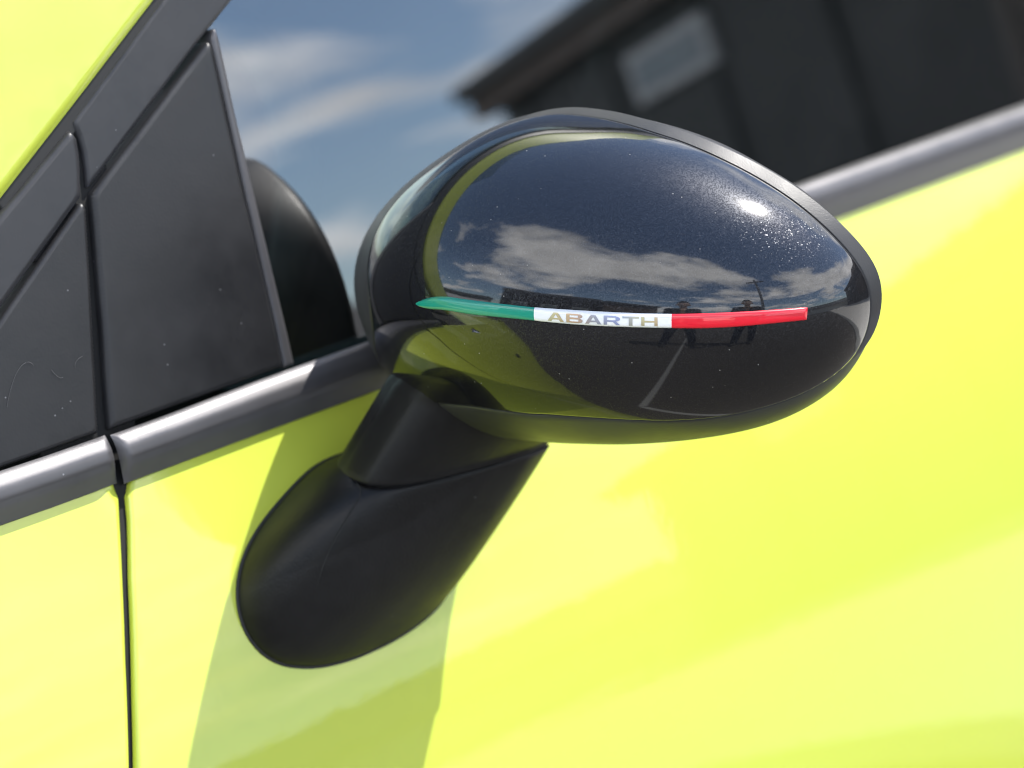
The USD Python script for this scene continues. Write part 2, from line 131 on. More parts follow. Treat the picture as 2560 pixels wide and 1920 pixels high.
# ------------------------------------------------------------------ measured shapes (metres; outlines on the body side as x, z)
DATA = json.loads(r'''{"pillar":[[-0.088,1.1301],[-0.0902,1.1194],[-0.1345,1.0831],[-0.1757,1.05],[-0.1898,1.0387],[-0.2257,1.0814],[-0.158,1.1353]],"frame_upper":[[-0.0762,1.1292],[-0.0878,1.1192],[-0.1377,1.0769],[-0.1371,1.0736],[-0.136,1.0706],[-0.1354,1.0644],[-0.1357,1.0569],[-0.1364,1.0504],[-0.1345,1.0513],[-0.0717,1.1022],[-0.0649,1.1074],[-0.0534,1.1163],[-0.0413,1.1248]],"frame_front":[[-0.1401,1.074],[-0.1385,1.0727],[-0.1372,1.0702],[-0.1373,1.0646],[-0.1376,1.0607],[-0.1399,1.0479],[-0.1838,1.011],[-0.1981,0.9989],[-0.1905,1.0354],[-0.1763,1.0468]],"quarter_panel":[[-0.1844,1.0079],[-0.1409,1.0459],[-0.1398,1.0453],[-0.1388,1.0428],[-0.1451,0.9978],[-0.1511,0.9564],[-0.1958,0.9529],[-0.2078,0.9521],[-0.1987,0.9957]],"sail_panel":[[-0.1359,1.0475],[-0.135,1.0488],[-0.0712,1.1001],[-0.0696,1.1011],[-0.0684,1.1002],[-0.0674,1.0973],[-0.0662,1.0712],[-0.0642,1.0408],[-0.0613,1.0058],[-0.0592,0.9776],[-0.0585,0.964],[-0.1461,0.9565],[-0.145,0.968],[-0.1414,0.9962],[-0.1384,1.0242]],"channel":[[-0.0675,1.0981],[-0.0671,1.1025],[-0.0652,1.1061],[-0.0639,1.1056],[-0.0632,1.1011],[-0.0612,1.0706],[-0.0584,1.04],[-0.0554,1.0048],[-0.0529,0.9763],[-0.052,0.9637],[-0.058,0.9631],[-0.0585,0.9774],[-0.0606,1.0057],[-0.0635,1.0407],[-0.0655,1.0711]],"front_trim_top":[[-0.2119,0.9513],[-0.196,0.9521],[-0.1756,0.9532],[-0.1544,0.9547],[-0.1488,0.9551]],"front_trim_bot":[[-0.2162,0.9305],[-0.2003,0.9313],[-0.1778,0.9325],[-0.1587,0.9338],[-0.1473,0.9349]],"door_trim_top":[[-0.1465,0.9546],[-0.1225,0.9565],[-0.0729,0.9612],[-0.0132,0.9661],[0.1196,0.9774],[0.2812,0.9908],[0.4978,1.0081],[0.7703,1.0298]],"door_trim_bot":[[-0.1441,0.9337],[-0.1069,0.9365],[-0.0042,0.9441],[0.115,0.9537],[0.3121,0.9695],[0.4935,0.9837],[0.7662,1.0054]],"gap_left":[[-0.1472,0.9347],[-0.1474,0.9299],[-0.15,0.922],[-0.1566,0.9012],[-0.1651,0.8735],[-0.1758,0.8353],[-0.18,0.8187]],"gap_right":[[-0.1437,0.9336],[-0.1439,0.9298],[-0.1462,0.9211],[-0.1536,0.9005],[-0.16,0.8796],[-0.1664,0.8588],[-0.1733,0.8345],[-0.1775,0.8179]],"belt":[0.94458,0.07938],"R":[0.09676,0.0963,0.09569,0.09493,0.09401,0.09295,0.09178,0.09051,0.08917,0.08778,0.08637,0.08496,0.08356,0.08219,0.08086,0.07955,0.07827,0.07701,0.07577,0.07455,0.07335,0.07218,0.07103,0.06993,0.06888,0.06789,0.06696,0.06608,0.06527,0.06452,0.06382,0.06318,0.06257,0.06201,0.06148,0.06098,0.06051,0.06007,0.05965,0.05926,0.05889,0.05854,0.05822,0.05792,0.05765,0.0574,0.05718,0.05699,0.05682,0.05668,0.05656,0.05647,0.05641,0.05638,0.05637,0.0564,0.05645,0.05653,0.05664,0.05678,0.05695,0.05714,0.05736,0.05761,0.05788,0.05818,0.05851,0.05886,0.05924,0.05966,0.06011,0.0606,0.06113,0.0617,0.06232,0.06298,0.06369,0.06444,0.06525,0.06609,0.06697,0.0679,0.06885,0.06983,0.07084,0.07187,0.07292,0.07398,0.07506,0.07615,0.07726,0.07838,0.07951,0.08066,0.08182,0.08299,0.08417,0.08538,0.08661,0.08787,0.08917,0.09053,0.09195,0.09345,0.09503,0.0967,0.09847,0.10033,0.10228,0.10433,0.10645,0.10865,0.11092,0.11324,0.11561,0.11802,0.12044,0.12286,0.12525,0.1276,0.12986,0.13202,0.13405,0.13591,0.1376,0.13909,0.14039,0.14149,0.14241,0.14315,0.14372,0.14415,0.14443,0.14459,0.14462,0.14452,0.14429,0.14391,0.14336,0.14263,0.14171,0.14057,0.13921,0.13761,0.13579,0.13376,0.13153,0.12913,0.1266,0.12397,0.12128,0.11855,0.11583,0.11314,0.11049,0.10791,0.10541,0.10301,0.1007,0.09849,0.09639,0.09439,0.0925,0.09071,0.08903,0.08744,0.08595,0.08456,0.08325,0.08202,0.08089,0.07983,0.07885,0.07795,0.07712,0.07636,0.07567,0.07504,0.07448,0.07398,0.07353,0.07314,0.0728,0.07251,0.07226,0.07206,0.0719,0.07178,0.07171,0.07167,0.07168,0.07173,0.07182,0.07196,0.07214,0.07236,0.07263,0.07294,0.07329,0.07368,0.07412,0.0746,0.07512,0.07569,0.07631,0.07697,0.07767,0.07842,0.07921,0.08003,0.08088,0.08176,0.08265,0.08356,0.08446,0.08537,0.08626,0.08714,0.08799,0.08882,0.08962,0.09039,0.09112,0.09182,0.09248,0.0931,0.09368,0.09422,0.09472,0.09519,0.09562,0.09602,0.09637,0.09669,0.09695,0.09715,0.09728,0.09732,0.09726,0.09708],"ts":[0.0304,0.0314,0.0331,0.0354,0.0383,0.0417,0.0451,0.0485,0.0516,0.0544,0.0567,0.0588,0.0606,0.0623,0.064,0.0655,0.0669,0.068,0.0688,0.0693,0.0697,0.0699,0.0699,0.07,0.0701,0.0701,0.0703,0.0707,0.0712,0.072,0.0731,0.0743,0.0757,0.077,0.0781,0.079,0.0797,0.0802,0.0807,0.081,0.0812,0.0813,0.0813,0.0811,0.0808,0.0805,0.0803,0.0802,0.0801,0.08,0.08,0.0799,0.0797,0.0793,0.0788,0.078,0.0769,0.0756,0.0742,0.0728,0.0715,0.0703,0.069,0.0677,0.0662,0.0644,0.0624,0.0602,0.0579,0.0557,0.0538,0.0522,0.0508,0.0497,0.0486,0.0475,0.0465,0.0457,0.0451,0.045,0.0456,0.047,0.0495,0.0534,0.0588,0.0656,0.0739,0.0833,0.0938,0.1053,0.118,0.1318,0.1468,0.1628,0.1793,0.1955,0.2107,0.2244,0.2362,0.2461,0.2542,0.2609,0.2669,0.2726,0.2788,0.286,0.2946,0.3048,0.317,0.3311,0.3474,0.3659,0.3864,0.4087,0.4323,0.4566,0.4807,0.5039,0.5252,0.5442,0.5605,0.5739,0.5844,0.5921,0.5971,0.5995,0.5994,0.5969,0.5919,0.5843,0.5738,0.5597,0.5415,0.5184,0.4901,0.4569,0.4208,0.3851,0.3542,0.3324,0.3232,0.3277,0.3446,0.3709,0.4023,0.4351,0.4662,0.4938,0.5174,0.5369,0.5528,0.5656,0.576,0.5844,0.5915,0.5975,0.6027,0.6071,0.6109,0.614,0.6164,0.6183,0.6197,0.6207,0.6213,0.6216,0.6218,0.6218,0.6218,0.6216,0.6213,0.621,0.6205,0.62,0.6194,0.6188,0.6182,0.6176,0.6169,0.6162,0.6154,0.6146,0.6138,0.6131,0.6124,0.6119,0.6114,0.6109,0.6105,0.61,0.6095,0.6088,0.6079,0.6065,0.6049,0.6028,0.6004,0.5977,0.5947,0.5915,0.5881,0.5845,0.5808,0.5767,0.572,0.5667,0.5607,0.5538,0.546,0.5373,0.5274,0.5159,0.5026,0.4871,0.4695,0.4499,0.4289,0.4066,0.3835,0.3596,0.3348,0.309,0.2818,0.2532,0.2232,0.1922,0.1612,0.1314,0.1043,0.0811,0.0627,0.0491,0.04,0.0344,0.0314,0.03,0.0295,0.0295,0.0296,0.0298],"green":[[-0.06227,-0.00792,0.07581,-0.06226,-0.00811,0.07583,-0.28226,0.06998,0.95678],[-0.05811,-0.00558,0.07668,-0.05803,-0.00883,0.07701,-0.23547,0.08882,0.96782],[-0.05388,-0.00392,0.07736,-0.05357,-0.00857,0.07796,-0.18699,0.11162,0.976],[-0.0496,-0.00288,0.07792,-0.04916,-0.00803,0.07866,-0.14292,0.12842,0.98137],[-0.04545,-0.00234,0.07835,-0.04497,-0.00773,0.07915,-0.10084,0.13501,0.9857],[-0.04141,-0.00219,0.07867,-0.04097,-0.00764,0.07947,-0.064,0.1384,0.98831],[-0.03749,-0.00208,0.07884,-0.03707,-0.00759,0.07965,-0.03083,0.14074,0.98957],[-0.03365,-0.00199,0.0789,-0.03325,-0.00749,0.0797,-0.00621,0.14127,0.98995],[-0.02989,-0.0019,0.07888,-0.02949,-0.00734,0.07966,0.01473,0.13884,0.99021],[-0.02619,-0.00182,0.07878,-0.02578,-0.00715,0.07953,0.03485,0.14205,0.98925],[-0.02254,-0.00175,0.07861,-0.02213,-0.00699,0.07934,0.05479,0.14605,0.98776],[-0.01895,-0.00168,0.07837,-0.01853,-0.00685,0.07909,0.07203,0.14334,0.98705],[-0.0154,-0.00162,0.07807,-0.01498,-0.00673,0.07878,0.08958,0.14437,0.98546],[-0.0119,-0.00157,0.07772,-0.01149,-0.00664,0.07841,0.10647,0.14327,0.98394],[-0.00843,-0.00151,0.07731,-0.00803,-0.00657,0.07799,0.1231,0.14187,0.9822]],"white":[[-0.00843,-0.00151,0.07731,-0.00803,-0.00657,0.07799,0.1231,0.14187,0.9822],[-0.00394,-0.00135,0.07668,-0.00353,-0.00655,0.07737,0.14488,0.14271,0.9791],[0.00049,-0.00121,0.07595,0.0009,-0.00651,0.07665,0.16616,0.14185,0.97584],[0.00486,-0.00107,0.07515,0.00528,-0.00645,0.07585,0.18587,0.14194,0.97227],[0.00917,-0.00094,0.07426,0.00958,-0.00638,0.07496,0.20583,0.14068,0.96842],[0.01341,-0.00082,0.07329,0.01384,-0.00628,0.07399,0.22634,0.13928,0.96404],[0.01761,-0.00071,0.07225,0.01803,-0.00616,0.07295,0.24657,0.13964,0.95901],[0.02175,-0.00061,0.07113,0.02218,-0.00602,0.07181,0.26573,0.14161,0.95359],[0.02583,-0.0005,0.06993,0.02627,-0.00588,0.0706,0.28633,0.13793,0.94815],[0.02987,-0.0004,0.06865,0.0303,-0.00574,0.06931,0.30683,0.14094,0.94127],[0.03386,-0.00028,0.0673,0.03429,-0.00561,0.06793,0.32897,0.13891,0.93407],[0.03779,-0.00017,0.06585,0.03823,-0.00549,0.06648,0.34998,0.13589,0.92685],[0.04167,-6e-05,0.06432,0.04211,-0.00537,0.06493,0.37128,0.13836,0.91816]],"red":[[0.04167,-6e-05,0.06432,0.04211,-0.00537,0.06493,0.37128,0.13836,0.91816],[0.04549,0.00013,0.06268,0.04592,-0.00533,0.06331,0.39597,0.1398,0.90756],[0.04925,0.00032,0.06096,0.04968,-0.00523,0.0616,0.42069,0.13365,0.8973],[0.05296,0.00051,0.05914,0.05338,-0.00509,0.05979,0.44359,0.1354,0.88594],[0.05661,0.00069,0.0572,0.05701,-0.00491,0.05786,0.47084,0.13689,0.87154],[0.06021,0.00088,0.05515,0.06059,-0.00469,0.05582,0.49906,0.13833,0.85546],[0.06375,0.00106,0.05298,0.06411,-0.00443,0.05365,0.52761,0.1366,0.83843],[0.06723,0.00122,0.05066,0.06756,-0.00413,0.05135,0.55998,0.14131,0.81637],[0.07065,0.00137,0.04818,0.07095,-0.00386,0.0489,0.59193,0.14161,0.79345],[0.07399,0.00148,0.04554,0.07427,-0.00362,0.04628,0.62777,0.14087,0.76555],[0.07726,0.00156,0.0427,0.07752,-0.00343,0.04346,0.66694,0.14425,0.73102],[0.08045,0.0016,0.03961,0.08067,-0.0033,0.04039,0.70805,0.14598,0.69091],[0.08352,0.00157,0.03623,0.08372,-0.00323,0.03705,0.75298,0.14378,0.64215]],"stalk":{"base":[[-0.0351,-0.0459,0.9234],[-0.0388,-0.0457,0.9234],[-0.0425,-0.0457,0.9233],[-0.0462,-0.0457,0.9231],[-0.0498,-0.0458,0.9226],[-0.0535,-0.046,0.9219],[-0.057,-0.0463,0.921],[-0.0605,-0.0468,0.9198],[-0.0639,-0.0474,0.9184],[-0.0673,-0.048,0.917],[-0.0706,-0.0486,0.9155],[-0.0739,-0.0493,0.914],[-0.0771,-0.05,0.9124],[-0.0803,-0.0507,0.9107],[-0.0836,-0.0514,0.909],[-0.0868,-0.0521,0.9073],[-0.0899,-0.0529,0.9054],[-0.0928,-0.0538,0.9034],[-0.0958,-0.0547,0.9013],[-0.0985,-0.0557,0.899],[-0.1011,-0.0567,0.8966],[-0.1034,-0.0579,0.894],[-0.1056,-0.0591,0.8912],[-0.1074,-0.0604,0.8883],[-0.1089,-0.0617,0.8852],[-0.1101,-0.0631,0.8819],[-0.1107,-0.0646,0.8786],[-0.1111,-0.066,0.8752],[-0.111,-0.0674,0.8718],[-0.1102,-0.0689,0.8684],[-0.1092,-0.0702,0.8652],[-0.1077,-0.0716,0.8621],[-0.1057,-0.0728,0.8591],[-0.1033,-0.0739,0.8566],[-0.1005,-0.0749,0.8542],[-0.0975,-0.0757,0.8523],[-0.0943,-0.0764,0.8507],[-0.0908,-0.0769,0.8494],[-0.0873,-0.0774,0.8483],[-0.0838,-0.0779,0.8473],[-0.0802,-0.0783,0.8465],[-0.0765,-0.0786,0.846],[-0.0729,-0.0789,0.8456],[-0.0692,-0.0791,0.8453],[-0.0655,-0.0792,0.8451],[-0.0618,-0.0793,0.845],[-0.0581,-0.0794,0.8451],[-0.0544,-0.0794,0.8452],[-0.0507,-0.0794,0.8455],[-0.047,-0.0794,0.8457],[-0.0433,-0.0794,0.846],[-0.0397,-0.0793,0.8465],[-0.036,-0.0792,0.8471],[-0.0324,-0.0791,0.8477],[-0.0288,-0.0789,0.8485],[-0.0252,-0.0787,0.8493],[-0.0216,-0.0784,0.8503],[-0.018,-0.078,0.8514],[-0.0146,-0.0777,0.8527],[-0.0113,-0.0772,0.8542],[-0.0082,-0.0765,0.8561],[-0.0052,-0.0758,0.8582],[-0.0024,-0.075,0.8605],[0.0001,-0.0741,0.8631],[0.0027,-0.0734,0.865],[0.005,-0.0727,0.867],[0.0071,-0.0719,0.8692],[0.0087,-0.071,0.8715],[0.0101,-0.07,0.8739],[0.0115,-0.069,0.8766],[0.0126,-0.0678,0.8794],[0.0134,-0.0667,0.8822],[0.0136,-0.0655,0.885],[0.0134,-0.0643,0.8878],[0.0128,-0.063,0.8907],[0.0121,-0.0617,0.8935],[0.0112,-0.0605,0.8962],[0.0102,-0.0593,0.8988],[0.0088,-0.0581,0.9013],[0.0071,-0.057,0.9037],[0.0051,-0.0559,0.9059],[0.0031,-0.0548,0.9081],[0.0011,-0.0538,0.9101],[-0.0011,-0.0527,0.9121],[-0.0035,-0.0517,0.914],[-0.0059,-0.0508,0.9158],[-0.0085,-0.0499,0.9174],[-0.0111,-0.0491,0.9188],[-0.0138,-0.0485,0.9199],[-0.0167,-0.0479,0.9208],[-0.0197,-0.0474,0.9215],[-0.0228,-0.047,0.9221],[-0.0258,-0.0467,0.9226],[-0.0289,-0.0464,0.923],[-0.032,-0.0461,0.9233]],"seam":[[-0.0607,-0.072,0.927],[-0.0618,-0.0736,0.927],[-0.0626,-0.0753,0.927],[-0.0632,-0.0771,0.927],[-0.0635,-0.0789,0.927],[-0.0637,-0.0807,0.927],[-0.0638,-0.0826,0.927],[-0.0638,-0.0845,0.927],[-0.0637,-0.0864,0.927],[-0.0635,-0.0883,0.927],[-0.0632,-0.0901,0.927],[-0.0627,-0.0917,0.927],[-0.0617,-0.0933,0.927],[-0.0603,-0.0948,0.927],[-0.0589,-0.0962,0.927],[-0.0574,-0.0973,0.927],[-0.0559,-0.0983,0.927],[-0.0543,-0.0991,0.927],[-0.0526,-0.0999,0.927],[-0.0508,-0.1006,0.927],[-0.049,-0.1013,0.927],[-0.0472,-0.1018,0.927],[-0.0454,-0.1023,0.927],[-0.0436,-0.1027,0.927],[-0.0418,-0.1031,0.927],[-0.0399,-0.1035,0.927],[-0.0381,-0.1038,0.927],[-0.0362,-0.1041,0.927],[-0.0344,-0.1044,0.927],[-0.0325,-0.1047,0.927],[-0.0307,-0.105,0.927],[-0.0288,-0.1053,0.927],[-0.027,-0.1056,0.927],[-0.0251,-0.1058,0.927],[-0.0233,-0.1061,0.927],[-0.0214,-0.1064,0.927],[-0.0196,-0.1066,0.927],[-0.0177,-0.1069,0.927],[-0.0159,-0.1071,0.927],[-0.014,-0.1073,0.927],[-0.0122,-0.1075,0.927],[-0.0103,-0.1076,0.927],[-0.0085,-0.1077,0.927],[-0.0066,-0.1079,0.927],[-0.0047,-0.108,0.927],[-0.0029,-0.1081,0.927],[-0.001,-0.1081,0.927],[0.0009,-0.1082,0.927],[0.0027,-0.1083,0.927],[0.0046,-0.1084,0.927],[0.0065,-0.1084,0.927],[0.0083,-0.1085,0.927],[0.0102,-0.1085,0.927],[0.012,-0.1085,0.927],[0.0139,-0.1085,0.927],[0.0158,-0.1083,0.927],[0.0176,-0.108,0.927],[0.0194,-0.1077,0.927],[0.0213,-0.1073,0.927],[0.0231,-0.1069,0.927],[0.0249,-0.1065,0.927],[0.0268,-0.106,0.927],[0.0285,-0.1055,0.927],[0.0303,-0.105,0.927],[0.0281,-0.1023,0.927],[0.0256,-0.0998,0.927],[0.0232,-0.0974,0.927],[0.0206,-0.0951,0.927],[0.0179,-0.0929,0.927],[0.0152,-0.0908,0.927],[0.0123,-0.0888,0.927],[0.0094,-0.0869,0.927],[0.0065,-0.0851,0.927],[0.0035,-0.0833,0.927],[0.0006,-0.0814,0.927],[-0.0024,-0.0797,0.927],[-0.0054,-0.0779,0.927],[-0.0084,-0.0762,0.927],[-0.0114,-0.0745,0.927],[-0.0145,-0.0728,0.927],[-0.0175,-0.0712,0.927],[-0.0206,-0.0695,0.927],[-0.0236,-0.0678,0.927],[-0.0267,-0.0662,0.927],[-0.0298,-0.0647,0.927],[-0.033,-0.0634,0.927],[-0.0362,-0.0621,0.927],[-0.0395,-0.0608,0.927],[-0.0429,-0.0601,0.927],[-0.0464,-0.0601,0.927],[-0.0499,-0.0603,0.927],[-0.0531,-0.0608,0.927],[-0.0559,-0.0631,0.927],[-0.0584,-0.0656,0.927],[-0.06,-0.0685,0.927]],"crease":[[-0.0569,-0.0681,0.9265],[-0.0764,-0.0976,0.9323],[-0.0775,-0.0967,0.9299],[-0.0786,-0.0958,0.9276],[-0.0798,-0.095,0.9254],[-0.0811,-0.0941,0.9232],[-0.0826,-0.0933,0.921],[-0.0841,-0.0925,0.9189],[-0.0857,-0.0918,0.9168],[-0.0874,-0.0911,0.9148],[-0.0892,-0.0906,0.9129],[-0.091,-0.09,0.9109],[-0.0927,-0.0893,0.9089],[-0.0944,-0.0886,0.9069],[-0.096,-0.0879,0.9048],[-0.0977,-0.0873,0.9028],[-0.0996,-0.0866,0.9008],[-0.1012,-0.0862,0.8986],[-0.1022,-0.0862,0.8962],[-0.103,-0.0862,0.8936],[-0.1034,-0.0864,0.8909],[-0.1034,-0.0867,0.8882],[-0.1032,-0.0874,0.8855],[-0.103,-0.0881,0.8829],[-0.1026,-0.0887,0.8804],[-0.1014,-0.0893,0.878],[-0.0997,-0.0898,0.8757],[-0.0978,-0.0903,0.8736],[-0.096,-0.0906,0.8719],[-0.0938,-0.0908,0.8703],[-0.0915,-0.091,0.8688],[-0.089,-0.0912,0.8675],[-0.0865,-0.0914,0.8664],[-0.084,-0.0916,0.8655],[-0.0814,-0.0917,0.8646],[-0.0787,-0.0919,0.8638],[-0.076,-0.0921,0.8632],[-0.0733,-0.0921,0.8629],[-0.0707,-0.0922,0.8628],[-0.068,-0.0921,0.8628],[-0.0653,-0.0919,0.8629],[-0.0625,-0.0918,0.8629],[-0.0598,-0.0915,0.863],[-0.0571,-0.0913,0.863],[-0.0544,-0.091,0.8631],[-0.0517,-0.0908,0.8632],[-0.049,-0.0905,0.8633],[-0.0463,-0.0903,0.8635],[-0.0436,-0.09,0.8637],[-0.0409,-0.0897,0.864],[-0.0382,-0.0894,0.8644],[-0.0355,-0.0891,0.8647],[-0.0329,-0.0887,0.865],[-0.0302,-0.0883,0.8653],[-0.0275,-0.0878,0.8656],[-0.0248,-0.0874,0.8658],[-0.0221,-0.0868,0.866],[-0.0195,-0.0862,0.8662],[-0.0168,-0.0856,0.8665],[-0.0143,-0.0848,0.8667],[-0.0117,-0.084,0.8669],[-0.0093,-0.0829,0.8672],[-0.0069,-0.0816,0.8674],[-0.0046,-0.0801,0.8677],[0.0078,-0.0792,0.8774],[0.0092,-0.0781,0.879],[0.0103,-0.077,0.8807],[0.0111,-0.0758,0.8826],[0.0117,-0.0746,0.8845],[0.0122,-0.0733,0.8867],[0.0126,-0.072,0.8889],[0.0126,-0.0707,0.8912],[0.0122,-0.0694,0.8934],[0.0114,-0.0681,0.8957],[0.0104,-0.0667,0.898],[0.0092,-0.0653,0.9002],[0.0079,-0.064,0.9024],[0.0065,-0.0627,0.9044],[0.0048,-0.0614,0.9064],[0.0028,-0.0601,0.9083],[0.0006,-0.0589,0.9102],[-0.0016,-0.0577,0.9119],[-0.0039,-0.0566,0.9135],[-0.0062,-0.0554,0.9151],[-0.0087,-0.0543,0.9166],[-0.0113,-0.0533,0.9181],[-0.014,-0.0523,0.9194],[-0.0168,-0.0514,0.9205],[-0.0196,-0.0508,0.9213],[-0.0226,-0.0503,0.922],[-0.0258,-0.05,0.9226],[-0.0289,-0.0498,0.9231],[-0.0319,-0.05,0.9235],[-0.0348,-0.0502,0.9238],[-0.0376,-0.0506,0.924]],"top":[[-0.0418,-0.084,0.9655],[-0.0428,-0.0856,0.9655],[-0.0437,-0.0873,0.9655],[-0.0443,-0.0891,0.9655],[-0.0446,-0.0909,0.9655],[-0.0448,-0.0927,0.9655],[-0.045,-0.0946,0.9653],[-0.0451,-0.0966,0.9652],[-0.0452,-0.0985,0.965],[-0.0452,-0.1005,0.9648],[-0.0451,-0.1023,0.9646],[-0.0447,-0.104,0.9643],[-0.044,-0.1056,0.964],[-0.0431,-0.1073,0.9636],[-0.042,-0.1087,0.9631],[-0.0409,-0.1099,0.9627],[-0.0397,-0.111,0.9623],[-0.0385,-0.1119,0.9619],[-0.0371,-0.1128,0.9614],[-0.0357,-0.1136,0.961],[-0.0343,-0.1144,0.9605],[-0.0329,-0.115,0.9601],[-0.0314,-0.1156,0.9596],[-0.03,-0.1161,0.9592],[-0.0286,-0.1166,0.9588],[-0.0271,-0.117,0.9583],[-0.0256,-0.1175,0.9579],[-0.0242,-0.1179,0.9575],[-0.0227,-0.1183,0.957],[-0.0212,-0.1187,0.9566],[-0.0197,-0.1191,0.9562],[-0.0182,-0.1194,0.9557],[-0.0168,-0.1198,0.9553],[-0.0153,-0.1202,0.9549],[-0.0138,-0.1206,0.9544],[-0.0123,-0.1209,0.954],[-0.0108,-0.1213,0.9536],[-0.0094,-0.1216,0.9531],[-0.0079,-0.1219,0.9527],[-0.0064,-0.1222,0.9523],[-0.0049,-0.1225,0.9518],[-0.0034,-0.1227,0.9514],[-0.0019,-0.1229,0.951],[-0.0004,-0.1231,0.9506],[0.0011,-0.1233,0.9502],[0.0026,-0.1235,0.9497],[0.0041,-0.1237,0.9493],[0.0056,-0.1239,0.9489],[0.0071,-0.1241,0.9485],[0.0086,-0.1242,0.948],[0.0102,-0.1244,0.9476],[0.0117,-0.1245,0.9472],[0.0132,-0.1246,0.9468],[0.0147,-0.1247,0.9464],[0.0162,-0.1248,0.946],[0.0177,-0.1247,0.9456],[0.0192,-0.1245,0.9452],[0.0207,-0.1243,0.9448],[0.0222,-0.1239,0.9444],[0.0237,-0.1236,0.944],[0.0253,-0.1233,0.9437],[0.0267,-0.1229,0.9433],[0.0282,-0.1225,0.943],[0.0297,-0.122,0.9426],[0.0281,-0.1192,0.9433],[0.0263,-0.1166,0.9441],[0.0244,-0.114,0.9448],[0.0225,-0.1115,0.9456],[0.0205,-0.1091,0.9463],[0.0184,-0.1069,0.9471],[0.0162,-0.1047,0.9479],[0.014,-0.1026,0.9487],[0.0118,-0.1006,0.9495],[0.0095,-0.0986,0.9503],[0.0072,-0.0966,0.9511],[0.0049,-0.0947,0.9519],[0.0026,-0.0927,0.9527],[0.0003,-0.0908,0.9535],[-0.002,-0.089,0.9543],[-0.0044,-0.0871,0.9551],[-0.0067,-0.0853,0.956],[-0.0091,-0.0834,0.9568],[-0.0114,-0.0816,0.9576],[-0.0138,-0.0798,0.9584],[-0.0162,-0.0781,0.9592],[-0.0187,-0.0766,0.96],[-0.0213,-0.0751,0.9608],[-0.0239,-0.0736,0.9617],[-0.0265,-0.0727,0.9625],[-0.0293,-0.0725,0.9633],[-0.0322,-0.0726,0.964],[-0.0349,-0.073,0.9647],[-0.0373,-0.0752,0.9651],[-0.0395,-0.0776,0.9655],[-0.0411,-0.0805,0.9655]]},"mirror":{"c0":[0.02869,-0.16123,1.02],"ang":197,"D":0.08,"A":[-0.033,-0.0135],"kg":[2.3,2.3,2.3,2.3,2.3,2.3,2.3,2.3,2.3,2.3,2.3,2.3,2.3,2.3,2.3,2.3,2.3,2.3,2.3,2.3,2.3,2.3,2.3,2.3,2.3,2.3,2.3,2.3,2.3,2.3,2.3,2.3,2.3,2.3,2.3,2.3,2.3,2.3,2.3,2.3,2.3,2.3,2.3,2.3,2.2999,2.2999,2.2999,2.2999,2.2999,2.2998,2.2998,2.2998,2.2997,2.2997,2.2996,2.2995,2.2994,2.2993,2.2991,2.299,2.2988,2.2985,2.2983,2.2979,2.2976,2.2971,2.2966,2.296,2.2953,2.2945,2.2936,2.2926,2.2914,2.29,2.2885,2.2867,2.2847,2.2825,2.2799,2.277,2.2738,2.2702,2.2661,2.2616,2.2566,2.2511,2.245,2.2382,2.2307,2.2226,2.2136,2.2039,2.1933,2.1817,2.1693,2.1558,2.1412,2.1257,2.1089,2.0911,2.0721,2.0519,2.0306,2.008,1.9843,1.9594,1.9334,1.9062,1.8779,1.8487,1.8185,1.7874,1.7555,1.7229,1.6897,1.656,1.622,1.5877,1.5534,1.5192,1.4852,1.4517,1.4187,1.3864,1.3551,1.3249,1.2959,1.2684,1.2425,1.2183,1.1961,1.1759,1.1578,1.1421,1.1287,1.1178,1.1094,1.1037,1.1006,1.1001,1.1024,1.1072,1.1147,1.1248,1.1373,1.1523,1.1696,1.1891,1.2107,1.2342,1.2596,1.2866,1.3151,1.3449,1.3759,1.4078,1.4406,1.474,1.5078,1.542,1.5763,1.6106,1.6447,1.6785,1.7118,1.7447,1.7768,1.8082,1.8387,1.8683,1.8969,1.9244,1.9508,1.9761,2.0003,2.0232,2.045,2.0655,2.0849,2.1031,2.1202,2.1362,2.151,2.1649,2.1777,2.1895,2.2004,2.2105,2.2197,2.2281,2.2358,2.2428,2.2491,2.2549,2.26,2.2647,2.2689,2.2726,2.276,2.279,2.2816,2.284,2.2861,2.2879,2.2895,2.291,2.2922,2.2933,2.2943,2.2951,2.2958,2.2964,2.297,2.2974,2.2978,2.2981,2.2984,2.2987,2.2989,2.2991,2.2992,2.2994,2.2995,2.2996,2.2996,2.2997,2.2997,2.2998,2.2998,2.2999,2.2999,2.2999,2.2999,2.2999,2.3,2.3,2.3,2.3,2.3,2.3]},"cam":{"C":[-0.54234,-0.69352,1.22095],"k":0.5141388174807198}}''')
B0, B1 = DATA['belt']; YB, G0, GS, LEAN = -.036, .545, .25, math.tan(math.radians(12))
def body(x, z):
    """the car's near flank: y for a point at x, z. Belt line, glass leaning in above, door swelling out below, nose tucking in"""
    x, z = np.asarray(x, float), np.asarray(z, float); s = B0 + B1*x - z
    return np.where(s < 0, -s*LEAN, -G0*GS*(1-np.exp(-np.maximum(s, 0)/GS))) + YB - .06*np.exp(-((x+.85)/.35)**2) + .5*np.maximum(0, -1.1-x)**2
def body_n(x, z):
    e = 1e-4; n = np.stack([(body(x+e, z)-body(x-e, z))/(2*e), -np.ones_like(np.asarray(x, float)), (body(x, z+e)-body(x, z-e))/(2*e)], -1)
    return n/np.linalg.norm(n, axis=-1, keepdims=True)
def on_body(xz, off): xz = np.asarray(xz, float); return np.stack([xz[..., 0], body(xz[..., 0], xz[..., 1]), xz[..., 1]], -1) + np.asarray(off)[..., None]*body_n(xz[..., 0], xz[..., 1])
